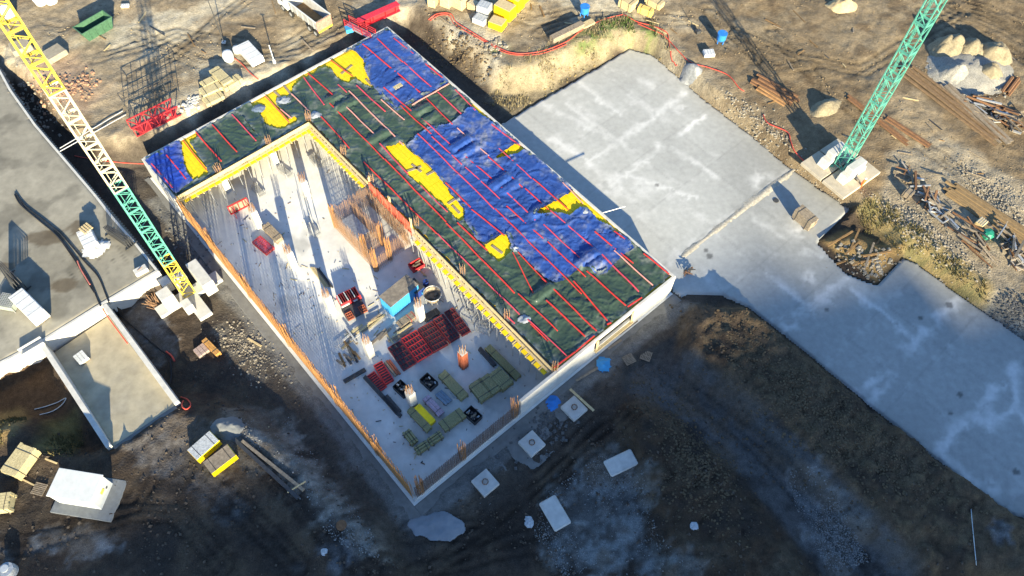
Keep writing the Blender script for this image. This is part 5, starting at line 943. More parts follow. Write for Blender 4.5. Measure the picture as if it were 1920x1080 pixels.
# post shadowed on the sand
c = T(1308, 62); o = thing('surveyor_post', 'thin bent post with a dark bundle on brown soil', 'post', c); MB().bar((0, 0, 0), (0, 0, 1.8), .08).build('post', DSTEEL, o); MB().box((0, 0, .25), (.7, .5, .5), .5).build('bundle', DSTEEL, o)
wrapped((1318, 103), (1338, 103), 1.2, .5, 'white-topped dark bundle above the slab corner', WHITE)
# ------------------------------------------------------------------ heaps
def heap(px, py, r, h, label, mt, squash=1.0, rz=0, crater=0.0):
    c = T(px, py); n = 34; X, Y = np.meshgrid(np.linspace(-r*1.25, r*1.25, n), np.linspace(-r*1.25, r*1.25, n)); xr = X*math.cos(rz)+Y*math.sin(rz); yr = (-X*math.sin(rz)+Y*math.cos(rz))/squash
    k = np.hypot(xr, yr)/r+(fbm(X+px, Y+py, 4, .9)-.5)*.35; Z = h*np.sin(np.clip(1-k, 0, 1)*1.57)**1.1*(1+.5*(fbm(X, Y+px, 4, 1.6)-.5)) - crater*np.exp(-((X-.2*r)**2+(Y-.2*r)**2)/(r*.35)**2)
    Z = Z + terr(X+c.x, Y+c.y) - .06*(k > 1); o = heightmesh('heap', X+c.x, Y+c.y, Z, mt, None, (k[:-1, :-1] < 1.08)); tag(o, label, 'heap'); return o
heap(1296, 134, 1.5, .8, 'grey sheeted heap at the slab corner', mat('grey_sheet', (.24, .25, .26), .5, .3, 3, .6), .7)
heap(1822, 128, 6.2, 1.0, 'broad low gravel spread under the sand heaps at the upper right', GRAVEL, .8, .4)
heap(1778, 92, 3.1, 2.3, 'tall sand heap throwing the largest dark shadow at the upper right', SAND, .75, .5); heap(1818, 98, 2.7, 2.0, 'sand heap second from the left in the cluster', SAND, .85, .5); heap(1860, 106, 2.9, 2.0, 'sand heap at the right end of the cluster', SAND, .9, .5); heap(1852, 140, 2.0, 1.7, 'low sand heap lowest in the cluster', SAND, .9); heap(1788, 140, 2.6, 1.6, 'white gravel heap in front of the sand heaps', GRAVEL, .8)
heap(1577, 12, 2.2, 1.4, 'pale yellow sand heap at the top edge', mat('pale_sand', (.42, .33, .19), .95, .2, 3, .5, 12, world=True), .7); heap(1548, 202, 2.4, .9, 'low yellowish sand bank left of the green mast', SAND, .55, .6)
rubble('stone_rubble', 'white gravel stones spilling from the gravel heap', [(1730, 130), (1800, 160), (1870, 160), (1850, 175), (1760, 120)], 600, .1, .32, GRAVEL)
# ------------------------------------------------------------------ sheet piles and scrap
def pile(a, b, n, sp, label, mt=RUST, name='sheet_pile', w=.42, lift=.0, jit=.25):
    A = T(*a); B = T(*b); d = (B-A).normalized(); sd = Vector((-d.y, d.x, 0)); me = None
    L = (B-A).length; rz = math.atan2(d.y, d.x)
    prof = [(-.5, 0), (-.3, .16), (.3, .16), (.5, 0), (.42, 0), (.26, .11), (-.26, .11), (-.42, 0)]
    for i in range(n):
        m = MB(); k = len(prof); vs = [(x, y*w, z) for x in (-L/2, L/2) for y, z in prof]; m.add(vs, [(j, (j+1) % k, k+(j+1) % k, k+j) for j in range(k)]+[tuple(range(k-1, -1, -1)), tuple(range(k, 2*k))])
        if me is None: o = m.build(name, mt, None); me = o.data
        else: o = bpy.data.objects.new(name, me); C.objects.link(o)
        c = (A+B)/2+sd*(i-(n-1)/2)*sp+d*random.uniform(-jit, jit)*2; z = max(tz(c.x, c.y), tz((c+d*L*.4).x, (c+d*L*.4).y), tz((c-d*L*.4).x, (c-d*L*.4).y)); o.location = (c.x, c.y, z+.03+lift*(i % 2)); o.rotation_euler = (0, 0, rz+random.uniform(-.02, .02)); tag(o, label, 'sheet pile', label)
pile((1415, 150), (1492, 192), 6, .34, 'rusty sheet pile in the short bundle at the crane shadow', RUST, lift=.15); pile((1425, 168), (1478, 198), 3, .4, 'orange-brown sheet pile beside the short bundle', mat('rust_orange', (.29, .16, .07), .9, .3, 3, .2), lift=.1)
pile((1588, 182), (1700, 270), 2, .5, 'rusty sheet pile in the thin row by the green mast', RUST); pile((1660, 220), (1740, 275), 2, .5, 'rusty sheet pile lying beyond the green mast', RUST)
pile((1694, 128), (1868, 262), 6, .42, 'long brown sheet pile beside the track', mat('rust_brown', (.20, .13, .07), .9, .3, 3, .2), lift=.14, jit=.5); pile((1770, 158), (1885, 268), 5, .36, 'long grey sheet pile on top of the brown ones', OTIMB, lift=.16)
pile((1778, 352), (1930, 455), 9, .30, 'brown sheet pile in the broad strip at the right edge', mat('rust_strip', (.23, .155, .075), .9, .25, 2, .2), lift=.04, jit=.4); pile((1885, 175), (1905, 148), 4, .32, 'reddish sheet pile in the short stack at the right edge', RUST, lift=.2)
def scrap(x0, y0, x1, y1, n, wdt, label, lmin, lmax, mts, spread=.5):
    for i in range(n):
        f = random.random(); c = T(x0+(x1-x0)*f+random.uniform(-wdt, wdt), y0+(y1-y0)*f+random.uniform(-wdt, wdt)*.8); A = T(x0, y0); B = T(x1, y1); rz = math.atan2((B-A).y, (B-A).x)+random.gauss(0, spread); L = random.uniform(lmin, lmax); w = random.uniform(.12, .3); kind = random.random()
        m = MB()
        if kind < .5: m.box((0, 0, 0), (L, w, w*.6))
        elif kind < .8:
            m.box((0, 0, -w/2), (L, w, .04)); m.box((0, 0, 0), (L, .04, w-.05)); m.box((0, 0, w/2), (L, w, .04))
        else:
            L = min(L, 2.2); wq = random.uniform(.7, 1.2)
            for s in (-1, 1): m.box((0, s*wq/2, 0), (L, .12, .14)); m.box((s*L/2, 0, 0), (.12, wq, .14))
            m.box((0, 0, 0), (.1, wq, .1))
        o = m.build('scrap_beam' if kind < .8 else 'scrap_frame', random.choice(mts), None); o.location = (c.x, c.y, c.z+.12+random.uniform(0, .75)); o.rotation_euler = (random.uniform(-.2, .2), random.uniform(-.12, .12), rz); tag(o, label, 'scrap steel', label)
MT = [RUST, DSTEEL, OTIMB, STEEL, RUST, OTIMB, mat('pale_steel', (.34, .30, .25), .8, .3, 3, .1)]
scrap(1690, 320, 1760, 400, 24, 12, 'rusty scrap piece in the heap below the right crane', 1.0, 3.2, MT, .6); scrap(1745, 385, 1850, 480, 26, 14, 'long scrap piece in the strip between bank and track', 1.5, 5, MT, .25); scrap(1860, 430, 1925, 505, 26, 16, 'rusty frame or beam in the scrap heap at the right edge', 1.0, 3.0, MT, .8); scrap(1820, 190, 1915, 235, 26, 14, 'scrap plank in the tangle above the right track', 1.5, 4.5, [OTIMB, STEEL, RUST, OTIMB, DSTEEL], .35); scrap(1870, 220, 1915, 250, 10, 8, 'dark frame in the shaded scrap at the right edge', .8, 2.0, [DSTEEL, OTIMB, STEEL], .8)
bundle((1693, 363), (1706, 372), 1.0, .8, 'small brown crate-like board stack in the scrap', OTIMB, None, 4, 3); wrapped((1828, 418), (1842, 428), 1.3, .7, 'pale boxy pack in the scrap heap', CREAM); c = T(1848, 443); o = MB().lathe([(0, 0), (.6, 0), (.75, .5), (.5, .9), (0, 1.0)], n=9).build('green_sack', mat('bright_green', (.02, .22, .14), .5, .2, 3, .3), None); o.location = c; tag(o, 'bright green sack in the scrap heap', 'sack')
# slab things
bundle((1490, 403), (1520, 430), 1.3, 1.5, 'dark tied stack of boards standing alone on the slab', OTIMB, .13, 4, 5); c = W(1287, 513, .12); o = thing('rebar_offcuts', 'small rusty heap of offcuts on the slab by the building corner', 'scrap heap', c, .3)
for i in range(12): MB().bar((random.uniform(-.5, .5), random.uniform(-.3, .3), .1+.05*i), (random.uniform(-1.1, 1.1), random.uniform(-.6, .6), .15+.04*i), .09).build('offcut', random.choice([RUST, DSTEEL, RUST]), o)
c = W(1455, 376, .13); o = MB().lathe([(0, 0), (.35, 0), (.35, .04), (.28, .05), (0, .05)], n=16).build('manhole_cover', DSTEEL, None); o.location = c; tag(o, 'round dark cover set in the slab', 'cover')
A = W(1130, 399, ZD+.1); B = W(1172, 387, ZD+.3); o = MB().bar(A, B, .12, n=6).build('scaffold_pole', STEEL, None); tag(o, 'single pale pole sticking out over the slab from the deck', 'pole')
for i in range(9):
    a = (1565+random.uniform(0, 95), 448+random.uniform(0, 55)); c = T(*a); o = MB().box((0, 0, 0), (random.uniform(2.0, 4.2), .22, .14)).build('old_timber', random.choice([BROWNP, OTIMB, BROWNP]), None); o.location = (c.x, c.y, c.z+.12); o.rotation_euler = (random.uniform(-.1, .1), random.uniform(-.06, .06), math.radians(38)+random.gauss(0, .35)); tag(o, 'old brown timber in the dug hole in the slab', 'timber', 'timbers in the dug hole')
# ------------------------------------------------------------------ below the building: rubbish, pallets
def pallet(px, py, rz, label, z=None, dz=0, mt=TIMB):
    c = T(px, py) if z is None else W(px, py, z); o = thing('pallet', label, 'pallet', (c.x, c.y, c.z+dz), rz, 'loose pallets')
    for i in range(7): MB().box((0, -.5+i*1.0/6, .13), (1.2, .11, .03)).build('slat', mt, o)
    for x in (-.5, 0, .5): MB().box((x, 0, .06), (.1, 1.05, .1)).build('runner', OTIMB, o)
    return o
pallet(744, 161, ANG-math.pi/2, 'pale pallet lying on the far blue tarp', ZT+.24); pallet(1179, 675, .5, 'reddish pallet in the shade by the building wall', None, .05, OTIMB); pallet(1211, 668, 1.2, 'grey pallet in the shade right of the reddish one', None, .05, OTIMB); pallet(75, 918, -.2, 'dark pallet beside the pale timber stack, lower left', None, .05, OTIMB)
for i, (a, b) in enumerate((((1128, 652), (1170, 620)), ((1140, 655), (1165, 638)), ((1160, 628), (1195, 602)), ((1122, 690), (1080, 715)), ((1068, 735), (1112, 775)))):
    c, L, rz, zz = P2(a, b); o = MB().box((0, 0, 0), (L, .25, .08)).build('loose_plank', OTIMB if i != 4 else CREAM, None); o.location = (c.x, c.y, zz+(.12 if i < 4 else .75)); o.rotation_euler = (0, 0, rz); tag(o, ['grey plank along the lower wall below the window opening', 'short grey plank below the window opening', 'grey plank near the building corner', 'dark plank on the gravel strip by the wall', 'pale plank lying across the highest concrete pad'][i], 'plank')
def rag(px, py, r, label, mt, h=.35, cat='sheet'):
    c = T(px, py); n = 16; X, Y = np.meshgrid(np.linspace(-r, r, n), np.linspace(-r, r, n)); k = np.hypot(X, Y)/r+(fbm(X+px, Y+py, 3, 1.6)-.5)*.9; Z = c.z+.06+h*ridged(X+px, Y, 1.8)**2*(1-np.clip(k, 0, 1))+.05*(1-np.clip(k, 0, 1)); tag(heightmesh('crumpled_sheet', X+c.x, Y+c.y, Z, mt, None, (k[:-1, :-1] < .9)), label, cat)
rag(1131, 683, 1.0, 'crumpled light blue sheet by the building wall', LBLUE); rag(1037, 757, .9, 'crumpled blue rag between wall and pads', MBLUE); rag(240, 835, 1.8, 'crumpled silvery plastic sheet at the foot of the ramp', SILV, .5); rag(1300, 988, .45, 'small pale rag on the dark soil', GREYW, .2); rag(992, 980, .6, 'pale scraps beside the oblong slab', GREYW, .2); rag(607, 1035, .35, 'small pale scrap on the gravel, bottom', GREYW, .2)
# ------------------------------------------------------------------ yard on the left
YZ = 2.82
wrapped((163, 440), (178, 470), 1.6, 1.0, 'white-sheeted block pallet in the middle of the yard', WHITE, z=YZ, skirt=False); rag0 = W(186, 462, YZ)
def yrag(px, py, r, label, z=YZ, h=.5): 
    c = W(px, py, z); n = 18; X, Y = np.meshgrid(np.linspace(-r, r, n), np.linspace(-r, r, n)); k = np.hypot(X, Y)/r+(fbm(X+px, Y+py, 3, 1.3)-.5)*.9; tag(heightmesh('crumpled_sheet', X+c.x, Y+c.y, z+.1+h*ridged(X+px, Y, 1.3)**2*(1-np.clip(k, 0, 1)), WHITE, None, (k[:-1, :-1] < .9)), label, 'sheet')
yrag(180, 468, 1.5, 'loose white plastic sheet spilling from the block pallet')
for i in range(4):
    for j in range(4): pass
c = W(170, 440, YZ); o = thing('block_layer', 'brown paving blocks on top of the white-sheeted pallet', 'blocks', (c.x, c.y, YZ+1.16), ANG+.2)
for i in range(4):
    for j in range(4): MB().box((-.45+i*.3, -.45+j*.3, .06), (.24, .2, .12)).build('block', CREAM, o)
wrapped((42, 562), (84, 604), 1.7, 1.5, 'long white wrapped load at the yard corner', WHITE, z=YZ)
def fence_panel(px, py, rz, label, L=3.5, h=2.0, flat=False, mt=DSTEEL, n=14):
    c = W(px, py, YZ); o = thing('fence_panel', label, 'fence panel', (c.x, c.y, YZ+.04), rz, 'steel fence panels in the yard')
    def bar(a, b, w, nm): 
        MB().bar(a, b, w).build(nm, mt, o)
    for z in (0.05, h): bar((-L/2, 0, z), (L/2, 0, z), .07, 'rail')
    for x in (-L/2, L/2): bar((x, 0, 0), (x, 0, h), .07, 'post')
    for i in range(1, n): bar((-L/2+L*i/n, 0, .05), (-L/2+L*i/n, 0, h), .03, 'wire')
    for x in (-L/2, L/2): bar((x, -.4, .02), (x, .4, .02), .1, 'foot')
for i in range(4): fence_panel(28+i*3, 535-i*3, ANG+.0+.05*i, ['dark mesh fence panel standing at the yard edge, outermost', 'dark mesh fence panel, second of the yard group', 'dark mesh fence panel, third of the yard group', 'dark mesh fence panel, innermost of the yard group'][i], 3.2, 2.2)
for i in range(4): fence_panel(222+i*3, 452-i*2, ANG+.25+.03*i, ['steel fence panel leaning group near the mast, outermost', 'steel fence panel near the mast, second of the group', 'steel fence panel near the mast, third of the group', 'steel fence panel near the mast, innermost'][i], 3.4, 1.3)
c = W(22, 572, YZ); o = thing('mesh_crate', 'greenish wire mesh crate beside the long white load', 'crate', (c.x, c.y, YZ), ANG-.9)
for sx in (-.8, .8):
    for sy in (-.9, .9): MB().bar((sx, sy, 0), (sx, sy, 1.0), .07).build('post', STEEL, o)
for i in range(9):
    MB().bar((-.8, -.9+i*.225, 1.0), (.8, -.9+i*.225, 1.0), .035).build('wire', STEEL, o)
    MB().bar((-.8+i*.2, -.9, .98), (-.8+i*.2, .9, .98), .035).build('wire', STEEL, o)
MB().box((0, 0, .5), (1.5, 1.7, .8)).build('load', mat('greygreen', (.26, .30, .25), .7, .3, 5, .3), o)
c, L, rz, zz = P2((40, 665), (82, 640), YZ); o = thing('precast_trough', 'grey precast concrete trough lying at the yard edge by the wall', 'trough', (c.x, c.y, YZ), rz); MB().box((0, 0, .06), (L, .9, .1)).build('base', CONC, o); [MB().box((0, s*.42, .3), (L, .1, .4)).build('side', CONC, o) for s in (-1, 1)]
c, L, rz, zz = P2((255, 516), (278, 504), YZ); o = thing('precast_block', 'pale precast block at the yard corner beside the crane', 'block', (c.x, c.y, YZ), rz); MB().box((0, 0, .3), (L, .8, .6)).build('block', WCONC, o, bevel=.05); MB().bar((-.3, 0, .6), (.3, 0, .75), .05).build('lifting_loop', RUST, o)
# upper-left corner: bags and rubble stacks
for px, py, l in ((78, 6, 'white bulk bag at the top left, left of a pair'), (98, 4, 'white bulk bag at the top left, right of a pair'), (20, 30, 'white bag half behind the yellow mast at the top left')): bigbag(px, py, l, 1.6)
wrapped((228, 14), (244, 13), .6, .3, 'small white pack lying near the crane shadow', WHITE)
for a, b, w, h, lab in (((88, 115), (122, 95), 2.2, .8, 'dusty flat-topped earth block behind the yellow mast, right one'), ((25, 100), (60, 85), 2.2, .9, 'dusty flat-topped block behind the yellow mast, left one')):
    c, L, rz, zz = P2(a, b); o = MB().box((0, 0, h/2), (L, w, h)).build('spoil_block', mat('dusty_block', (.30, .265, .20), .9, .2, 2, .3), None, bevel=.12); o.location = (c.x, c.y, zz); o.rotation_euler = (0, 0, rz); tag(o, lab, 'block')
# ------------------------------------------------------------------ lower left
c = T(378, 858); 
for i, (a, b, lab) in enumerate((((366, 860), (408, 824), 'rear yellow-sided panel stack with a grey top, lower left'), ((394, 884), (440, 850), 'front yellow-sided panel stack with a brown top, lower left'))):
    cc, L, rz, zz = P2(a, b); o = thing('panel_stack', lab, 'panel stack', (cc.x, cc.y, zz), rz, 'pair of yellow panel stacks')
    for x in (-.3, .3): MB().box((x*L, 0, .05), (.12, 1.6, .1)).build('skid', OTIMB, o)
    for k in range(6): MB().box((random.uniform(-.03, .03), random.uniform(-.03, .03), .15+k*.155), (L, 1.5, .145)).build('panel', YWRAP, o)
    MB().box((0, 0, 1.03), (L*.99, 1.48, .04)).build('top_board', OTIMB if i else GREYW, o)
    for x in (-.3, .3): MB().box((x*L, 0, 1.056), (.05, 1.52, .012)).build('strap', BLACK, o)
bundle((28, 897), (66, 845), 1.7, 1.3, 'pale cut timber pack on long bearers, lower left', TIMB, None, 6, 5); bundle((-8, 950), (30, 945), 1.6, 1.1, 'pale timber pack cut by the left edge', TIMB, None, 6, 5)
for a, b, l in (((80, 858), (104, 868), 'upper pale bearer sticking out beside the timber pack'), ((44, 900), (68, 912), 'lower pale bearer sticking out beside the timber pack')): 
    cc, L, rz, zz = P2(a, b); o = MB().box((0, 0, .08), (L+.4, .14, .14)).build('bearer_beam', CREAM, None); o.location = (cc.x, cc.y, zz); o.rotation_euler = (0, 0, rz); tag(o, l, 'beam')
cc = T(170, 930); A = W(118, 948, 2.5); Bq = W(203, 962, 2.5); rz = math.atan2((Bq-A).y, (Bq-A).x)
o = thing('site_cabin', 'white box-shaped substation cabin on a grey slab, lower left', 'cabin', (W(163, 925, 2.5).x, W(163, 925, 2.5).y, T(163, 925).z-.02), rz)
MB().box((.4, -.25, .03), (5.9, 3.9, .3)).build('base_slab', mat('grey_slab', (.20, .21, .21), .8, .15, 2, .1), o, bevel=.03); MB().box((0, 0, 1.3), (4.1, 2.5, 2.3)).build('body', WPAINT, o, bevel=.03); MB().box((0, 0, 2.5), (4.25, 2.65, .12)).build('roof', WPAINT, o, bevel=.03)
for x in (-1.2, 0, 1.2): MB().box((x, -1.27, 1.3), (1.05, .04, 1.9)).build('door', WPAINT, o)
MB().box((2.07, .1, 1.4), (.04, .5, .4)).build('warning_plate', mat('plate_yellow', (.7, .5, .1), .5, .1, 2, 0), o); MB().box((2.07, .6, 1.0), (.05, .2, .2)).build('vent', DSTEEL, o)
c = T(22, 1072); o = thing('water_drum', 'round white drum at the lower left corner', 'drum', c); MB().lathe([(0, 0), (.62, 0), (.66, .5), (.62, 1.0), (0, 1.02)], n=20).build('drum', GREYW, o); MB().lathe([(0, 1.02), (.35, 1.02), (.33, 1.12), (0, 1.13)], (-.1, .05, 0), 16).build('lid', WPAINT, o)
c = W(155, 673, 1.32); o = thing('block_pallet', 'small white pallet of blocks standing on the ramp floor', 'pallet', c, ANG+.1); MB().box((0, 0, .07), (1.3, 1.1, .12)).build('base', OTIMB, o)
for i in range(4):
    for j in range(3): MB().box((-.48+i*.32, -.36+j*.36, .32), (.29, .33, .36)).build('block', WPAINT, o)
c, L, rz, zz = P2((372, 664), (386, 655)); o = thing('brick_pallet', 'grey perforated blocks on a pallet below the yellow crane', 'pallet', (c.x, c.y, zz), rz); MB().box((0, 0, .08), (1.3, 1.2, .14)).build('base', OTIMB, o)
for i in range(3):
    for j in range(4): MB().box((-.42+i*.42, -.45+j*.3, .32), (.38, .26, .34)).build('block', mat('pinkish_block', (.36, .27, .24), .85, .2, 4, .1), o)
bundle((386, 642), (412, 668), .6, .7, 'orange and yellow plank bundle below the yellow crane', mat('orange_plank', (.46, .24, .07), .7, .3, 4, .1), None, 3, 3)
# rebar bundle and planks by the crane footing
c = T(302, 578); o = thing('rebar_bundle', 'tangled rusty rebar bundle beside the crane footing', 'rebar bundle', c, ANG+.3); m = MB()
for i in range(26): a = random.gauss(0, .25); m.bar((random.uniform(-.3, .3), random.uniform(-.4, .4), .1), (2.0*math.cos(a)*random.uniform(.5, 1), 2.0*math.sin(a), random.uniform(.2, 1.2)), .05)
m.build('bars', RBARB, o)
for i in range(9): c, L, rz, zz = P2((292+i*2, 476+i*3), (306+i*2, 500+i*3)); o = MB().box((0, 0, 0), (L*random.uniform(.6, 1), .2, .08)).build('loose_plank', random.choice([CREAM, RBROWN, OTIMB, BROWNP]), None); o.location = (c.x, c.y, zz+.1+.06*i); o.rotation_euler = (0, 0, rz+random.uniform(-.2, .2)); tag(o, 'plank in the small pile behind the yellow mast foot', 'plank', 'plank pile behind the mast foot')
# long dark beams on the gravel, lower centre-left
for i, (a, b, w, h, mt_, l) in enumerate((((440, 825), (560, 935), .35, .3, DSTEEL, 'long dark beam lying on the gravel, lower one'), ((455, 828), (570, 920), .3, .25, OTIMB, 'long brown beam lying on the gravel, upper one'), ((470, 822), (505, 800), .12, .08, CREAM, 'pale lath lying on the gravel, upper'), ((474, 838), (508, 816), .12, .08, OTIMB, 'brown lath lying on the gravel, lower'), ((465, 635), (490, 650), .2, .12, CREAM, 'short pale board near the rebar wall'), ((540, 925), (575, 905), .12, .1, CREAM, 'pale lath across the long dark beams'))): c, L, rz, zz = P2(a, b); o = MB().box((0, 0, h/2), (L, w, h)).build('long_beam' if i < 2 else 'lath', mt_, None); o.location = (c.x, c.y, zz+.05+(.3 if i == 5 else 0)); o.rotation_euler = (0, 0, rz); tag(o, l, 'beam' if i < 2 else 'lath')
heap(425, 800, 1.6, .7, 'grey cement heap behind the yellow panel stacks', mat('grey_heap', (.16, .17, .175), .9, .1, 3, .3, world=True), .8)
c = T(640, 985); o = MB().lathe([(0, 0), (.5, 0), (.5, .06), (.4, .08), (0, .08)], n=14).build('drain_cover', RUST, None); o.location = c; tag(o, 'round rusty cover on the gravel at the bottom', 'cover')
# ------------------------------------------------------------------ hoses and cables
def cable(pts, r, mt, label, name='hose', z=None, lift=.03, n=8):
    P = []
    for i in range(len(pts)-1):
        p0, p1, p2, p3 = [pts[max(0, min(len(pts)-1, i+k))] for k in (-1, 0, 1, 2)]
        for j in range(n):
            t = j/n; f = lambda k: .5*((2*p1[k])+(-p0[k]+p2[k])*t+(2*p0[k]-5*p1[k]+4*p2[k]-p3[k])*t*t+(-p0[k]+3*p1[k]-3*p2[k]+p3[k])*t**3); P.append((f(0), f(1)))
    P.append(pts[-1]); V = []
    for q in P: v = (T(*q) if z is None else W(*q, z)); V.append((v.x, v.y, v.z+r+lift))
    o = MB().tube(V, r, 6).build(name, mt, None, smooth=True); return tag(o, label, 'cable' if name == 'cable' else 'hose')
cable([(803, 38), (820, 27), (845, 27), (855, 42), (880, 58), (920, 82), (960, 100), (1010, 98), (1060, 80), (1090, 58), (1130, 38), (1168, 28)], .065, HOSE, 'outer red hose curving along the bank behind the deck', n=6); cable([(806, 40), (822, 30), (842, 30), (852, 46), (878, 62), (915, 82), (955, 102), (1012, 102), (1062, 84)], .055, HOSE, 'inner red hose beside the outer one behind the deck', n=6)
cable([(1170, 28), (1195, 42), (1225, 50), (1250, 62), (1254, 80), (1258, 105), (1270, 120)], .06, HOSE, 'red hose dropping past the slab corner', n=6); cable([(1195, 45), (1220, 56), (1245, 68), (1275, 100), (1295, 118), (1330, 128), (1365, 142), (1385, 165), (1395, 172)], .06, HOSE, 'red hose running along the slab edge towards the crane', n=6)
cable([(1430, 215), (1440, 232), (1475, 248), (1482, 265), (1490, 285), (1510, 305), (1540, 325), (1575, 345), (1600, 358)], .07, HOSE, 'red hose winding round the right crane base', n=6); cable([(1590, 305), (1598, 330), (1585, 345), (1570, 347)], .07, BLACK, 'black cable looping beside the right crane ballast', 'cable', n=6)
cable([(28, 365), (40, 385), (75, 415), (105, 440), (135, 475), (155, 505), (170, 530), (185, 565), (190, 575)], .075, BLACK, 'thick black cable crossing the yard, left strand', 'cable', YZ); cable([(30, 362), (50, 388), (85, 415), (115, 440), (140, 468), (160, 492), (185, 520), (200, 555), (206, 570)], .075, BLACK, 'thick black cable crossing the yard, right strand', 'cable', YZ); cable([(33, 366), (48, 392), (80, 418), (110, 446), (135, 480), (148, 500), (165, 530), (178, 550)], .07, BLACK, 'thick black cable crossing the yard, middle strand', 'cable', YZ); cable([(146, 490), (152, 505), (162, 522), (170, 535)], .09, mat('pink_hose', (.5, .16, .12), .5, .2, 3, 0), 'pinkish hose lying among the black yard cables', 'hose', YZ)
cable([(207, 575), (235, 600), (270, 630), (300, 655), (318, 672), (322, 700), (320, 720)], .09, BLACK, 'black cable dropping from the yard into the dark ground', 'cable'); cable([(312, 660), (322, 668), (328, 678)], .10, HOSE, 'short red hose end below the ramp wall'); cable([(192, 578), (205, 598), (225, 625), (240, 645)], .06, HOSE, 'thin red hose on the ramp wall', 'hose', 2.2)
cable([(340, 745), (352, 750), (358, 760), (350, 768), (342, 762), (344, 752)], .07, HOSE, 'small coil of red hose at the ramp foot'); cable([(65, 768), (85, 763), (108, 755), (124, 747), (116, 760), (98, 772), (75, 778)], .05, WPAINT, 'thin white pipe loop on the earth left of the ramp')
cable([(440, 110), (455, 122), (470, 138), (485, 150)], .06, HOSE, 'red cable beside the white wrapped stack'); cable([(140, 293), (180, 300), (230, 306), (270, 308)], .06, HOSE, 'thin red cable behind the narrow deck arm'); cable([(1820, 955), (1824, 1000), (1830, 1060)], .04, WPAINT, 'thin white line on the dark soil, lower right', 'cable')
# ------------------------------------------------------------------ worker beside the right crane
def worker(px, py, label):
    c = T(px, py); me = bpy.data.meshes.new('body'); J = [(0, 0, .95), (0, 0, 1.2), (0, 0, 1.42), (0, 0, 1.53), (0, .01, 1.66), (0, .01, 1.74), (.2, 0, 1.40), (.27, .03, 1.12), (.25, .12, .88), (-.2, 0, 1.40), (-.27, .03, 1.12), (-.25, .1, .88), (.1, 0, .9), (.11, .03, .5), (.12, 0, .08), (.12, .16, .05), (-.1, 0, .9), (-.11, -.02, .5), (-.12, -.06, .08), (-.12, .1, .05)]
    E_ = [(0, 1), (1, 2), (2, 3), (3, 4), (4, 5), (2, 6), (6, 7), (7, 8), (2, 9), (9, 10), (10, 11), (0, 12), (12, 13), (13, 14), (14, 15), (0, 16), (16, 17), (17, 18), (18, 19)]
    Rr = [.16, .16, .17, .06, .1, .09, .075, .06, .045, .075, .06, .045, .1, .075, .055, .045, .1, .075, .055, .045]
    me.from_pydata(J, E_, []); root = thing('person', label, 'person', c, .5); o = bpy.data.objects.new('body', me); C.objects.link(o); o.parent = root; me.materials.append(ORANGE)
    sk_ = o.modifiers.new('skin', 'SKIN')
    for i, v in enumerate(me.skin_vertices[0].data): v.radius = (Rr[i], Rr[i]); v.use_root = (i == 0)
    o.modifiers.new('sub', 'SUBSURF').levels = 1
    MB().lathe([(0, .0), (.17, 0), (.15, .02), (.135, .08), (.08, .14), (0, .16)], (0, .01, 1.70), 14).build('helmet', WPAINT, root, smooth=True)
worker(1613, 352, 'worker in orange clothes and white helmet standing in the shade of the right crane')

# loose clods and pebbles over the open ground
def scatter(name, label, polys, z, n, smin, smax, mt):
    m = MB(); P = [PW(p, z) for p in polys]
    for pl in P:
        xs = [q[0] for q in pl]; ys = [q[1] for q in pl]; k = n//len(P)
        X = RNG.uniform(min(xs), max(xs), k*3); Y = RNG.uniform(min(ys), max(ys), k*3); ok = (sdpoly(X, Y, pl) > 0) & (RNG.random(k*3) < sst(fbm(X, Y, 4, .25), .38, .62)+.12) & (sdpoly(X, Y, HPW) < -.5) & (sdpoly(X, Y, SLABP) < -.3) & (sdpoly(X, Y, BUILD) < -1.6) & (sdpoly(X, Y, RAMPP) < -.3)
        X = X[ok][:k]; Y = Y[ok][:k]; Z = terr(X, Y)
        for x, y, zz in zip(X, Y, Z):
            s_ = smin+(smax-smin)*random.random()**4; a = random.uniform(0, 3.1); ca, sa = math.cos(a)*s_*.6, math.sin(a)*s_*.6; h = s_*random.uniform(.25, .5); r = random.uniform(.6, 1)
            m.add([(x+ca, y+sa, zz-.03), (x-sa*r, y+ca*r, zz-.03), (x-ca, y-sa, zz-.03), (x+sa*r, y-ca*r, zz-.03), (x+ca*.4, y+sa*.4, zz+h), (x-ca*.3-sa*.4, y-sa*.3+ca*.4, zz+h*.85)], [(0, 1, 5, 4), (1, 2, 5), (2, 3, 4, 5), (3, 0, 4)])
    o = m.build(name, mt, None, kind='stuff'); o['label'] = label; o['category'] = 'soil'
scatter('soil_clods', 'loose pale clods and pebbles over the sandy upper ground', [[(60, 60), (240, -20), (620, -20), (640, 60), (300, 190), (150, 200)], [(780, 0), (1340, 0), (1300, 120), (1150, 60), (960, 150), (800, 60)]], ZP, 3000, .04, .26, mat('sand_clod', (.27, .215, .14), .95, .35, 4, .2, world=True))
scatter('soil_clods', 'loose brown clods over the ground round the green mast', [[(1300, 120), (1340, 0), (1920, 0), (1920, 500), (1620, 350), (1480, 280)]], 1.8, 2800, .04, .26, mat('brown_clod', (.20, .15, .09), .95, .35, 4, .2, world=True))
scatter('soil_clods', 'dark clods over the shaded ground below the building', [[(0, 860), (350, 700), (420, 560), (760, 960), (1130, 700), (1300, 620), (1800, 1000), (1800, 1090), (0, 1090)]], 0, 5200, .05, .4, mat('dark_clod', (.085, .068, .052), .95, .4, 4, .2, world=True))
m = MB()
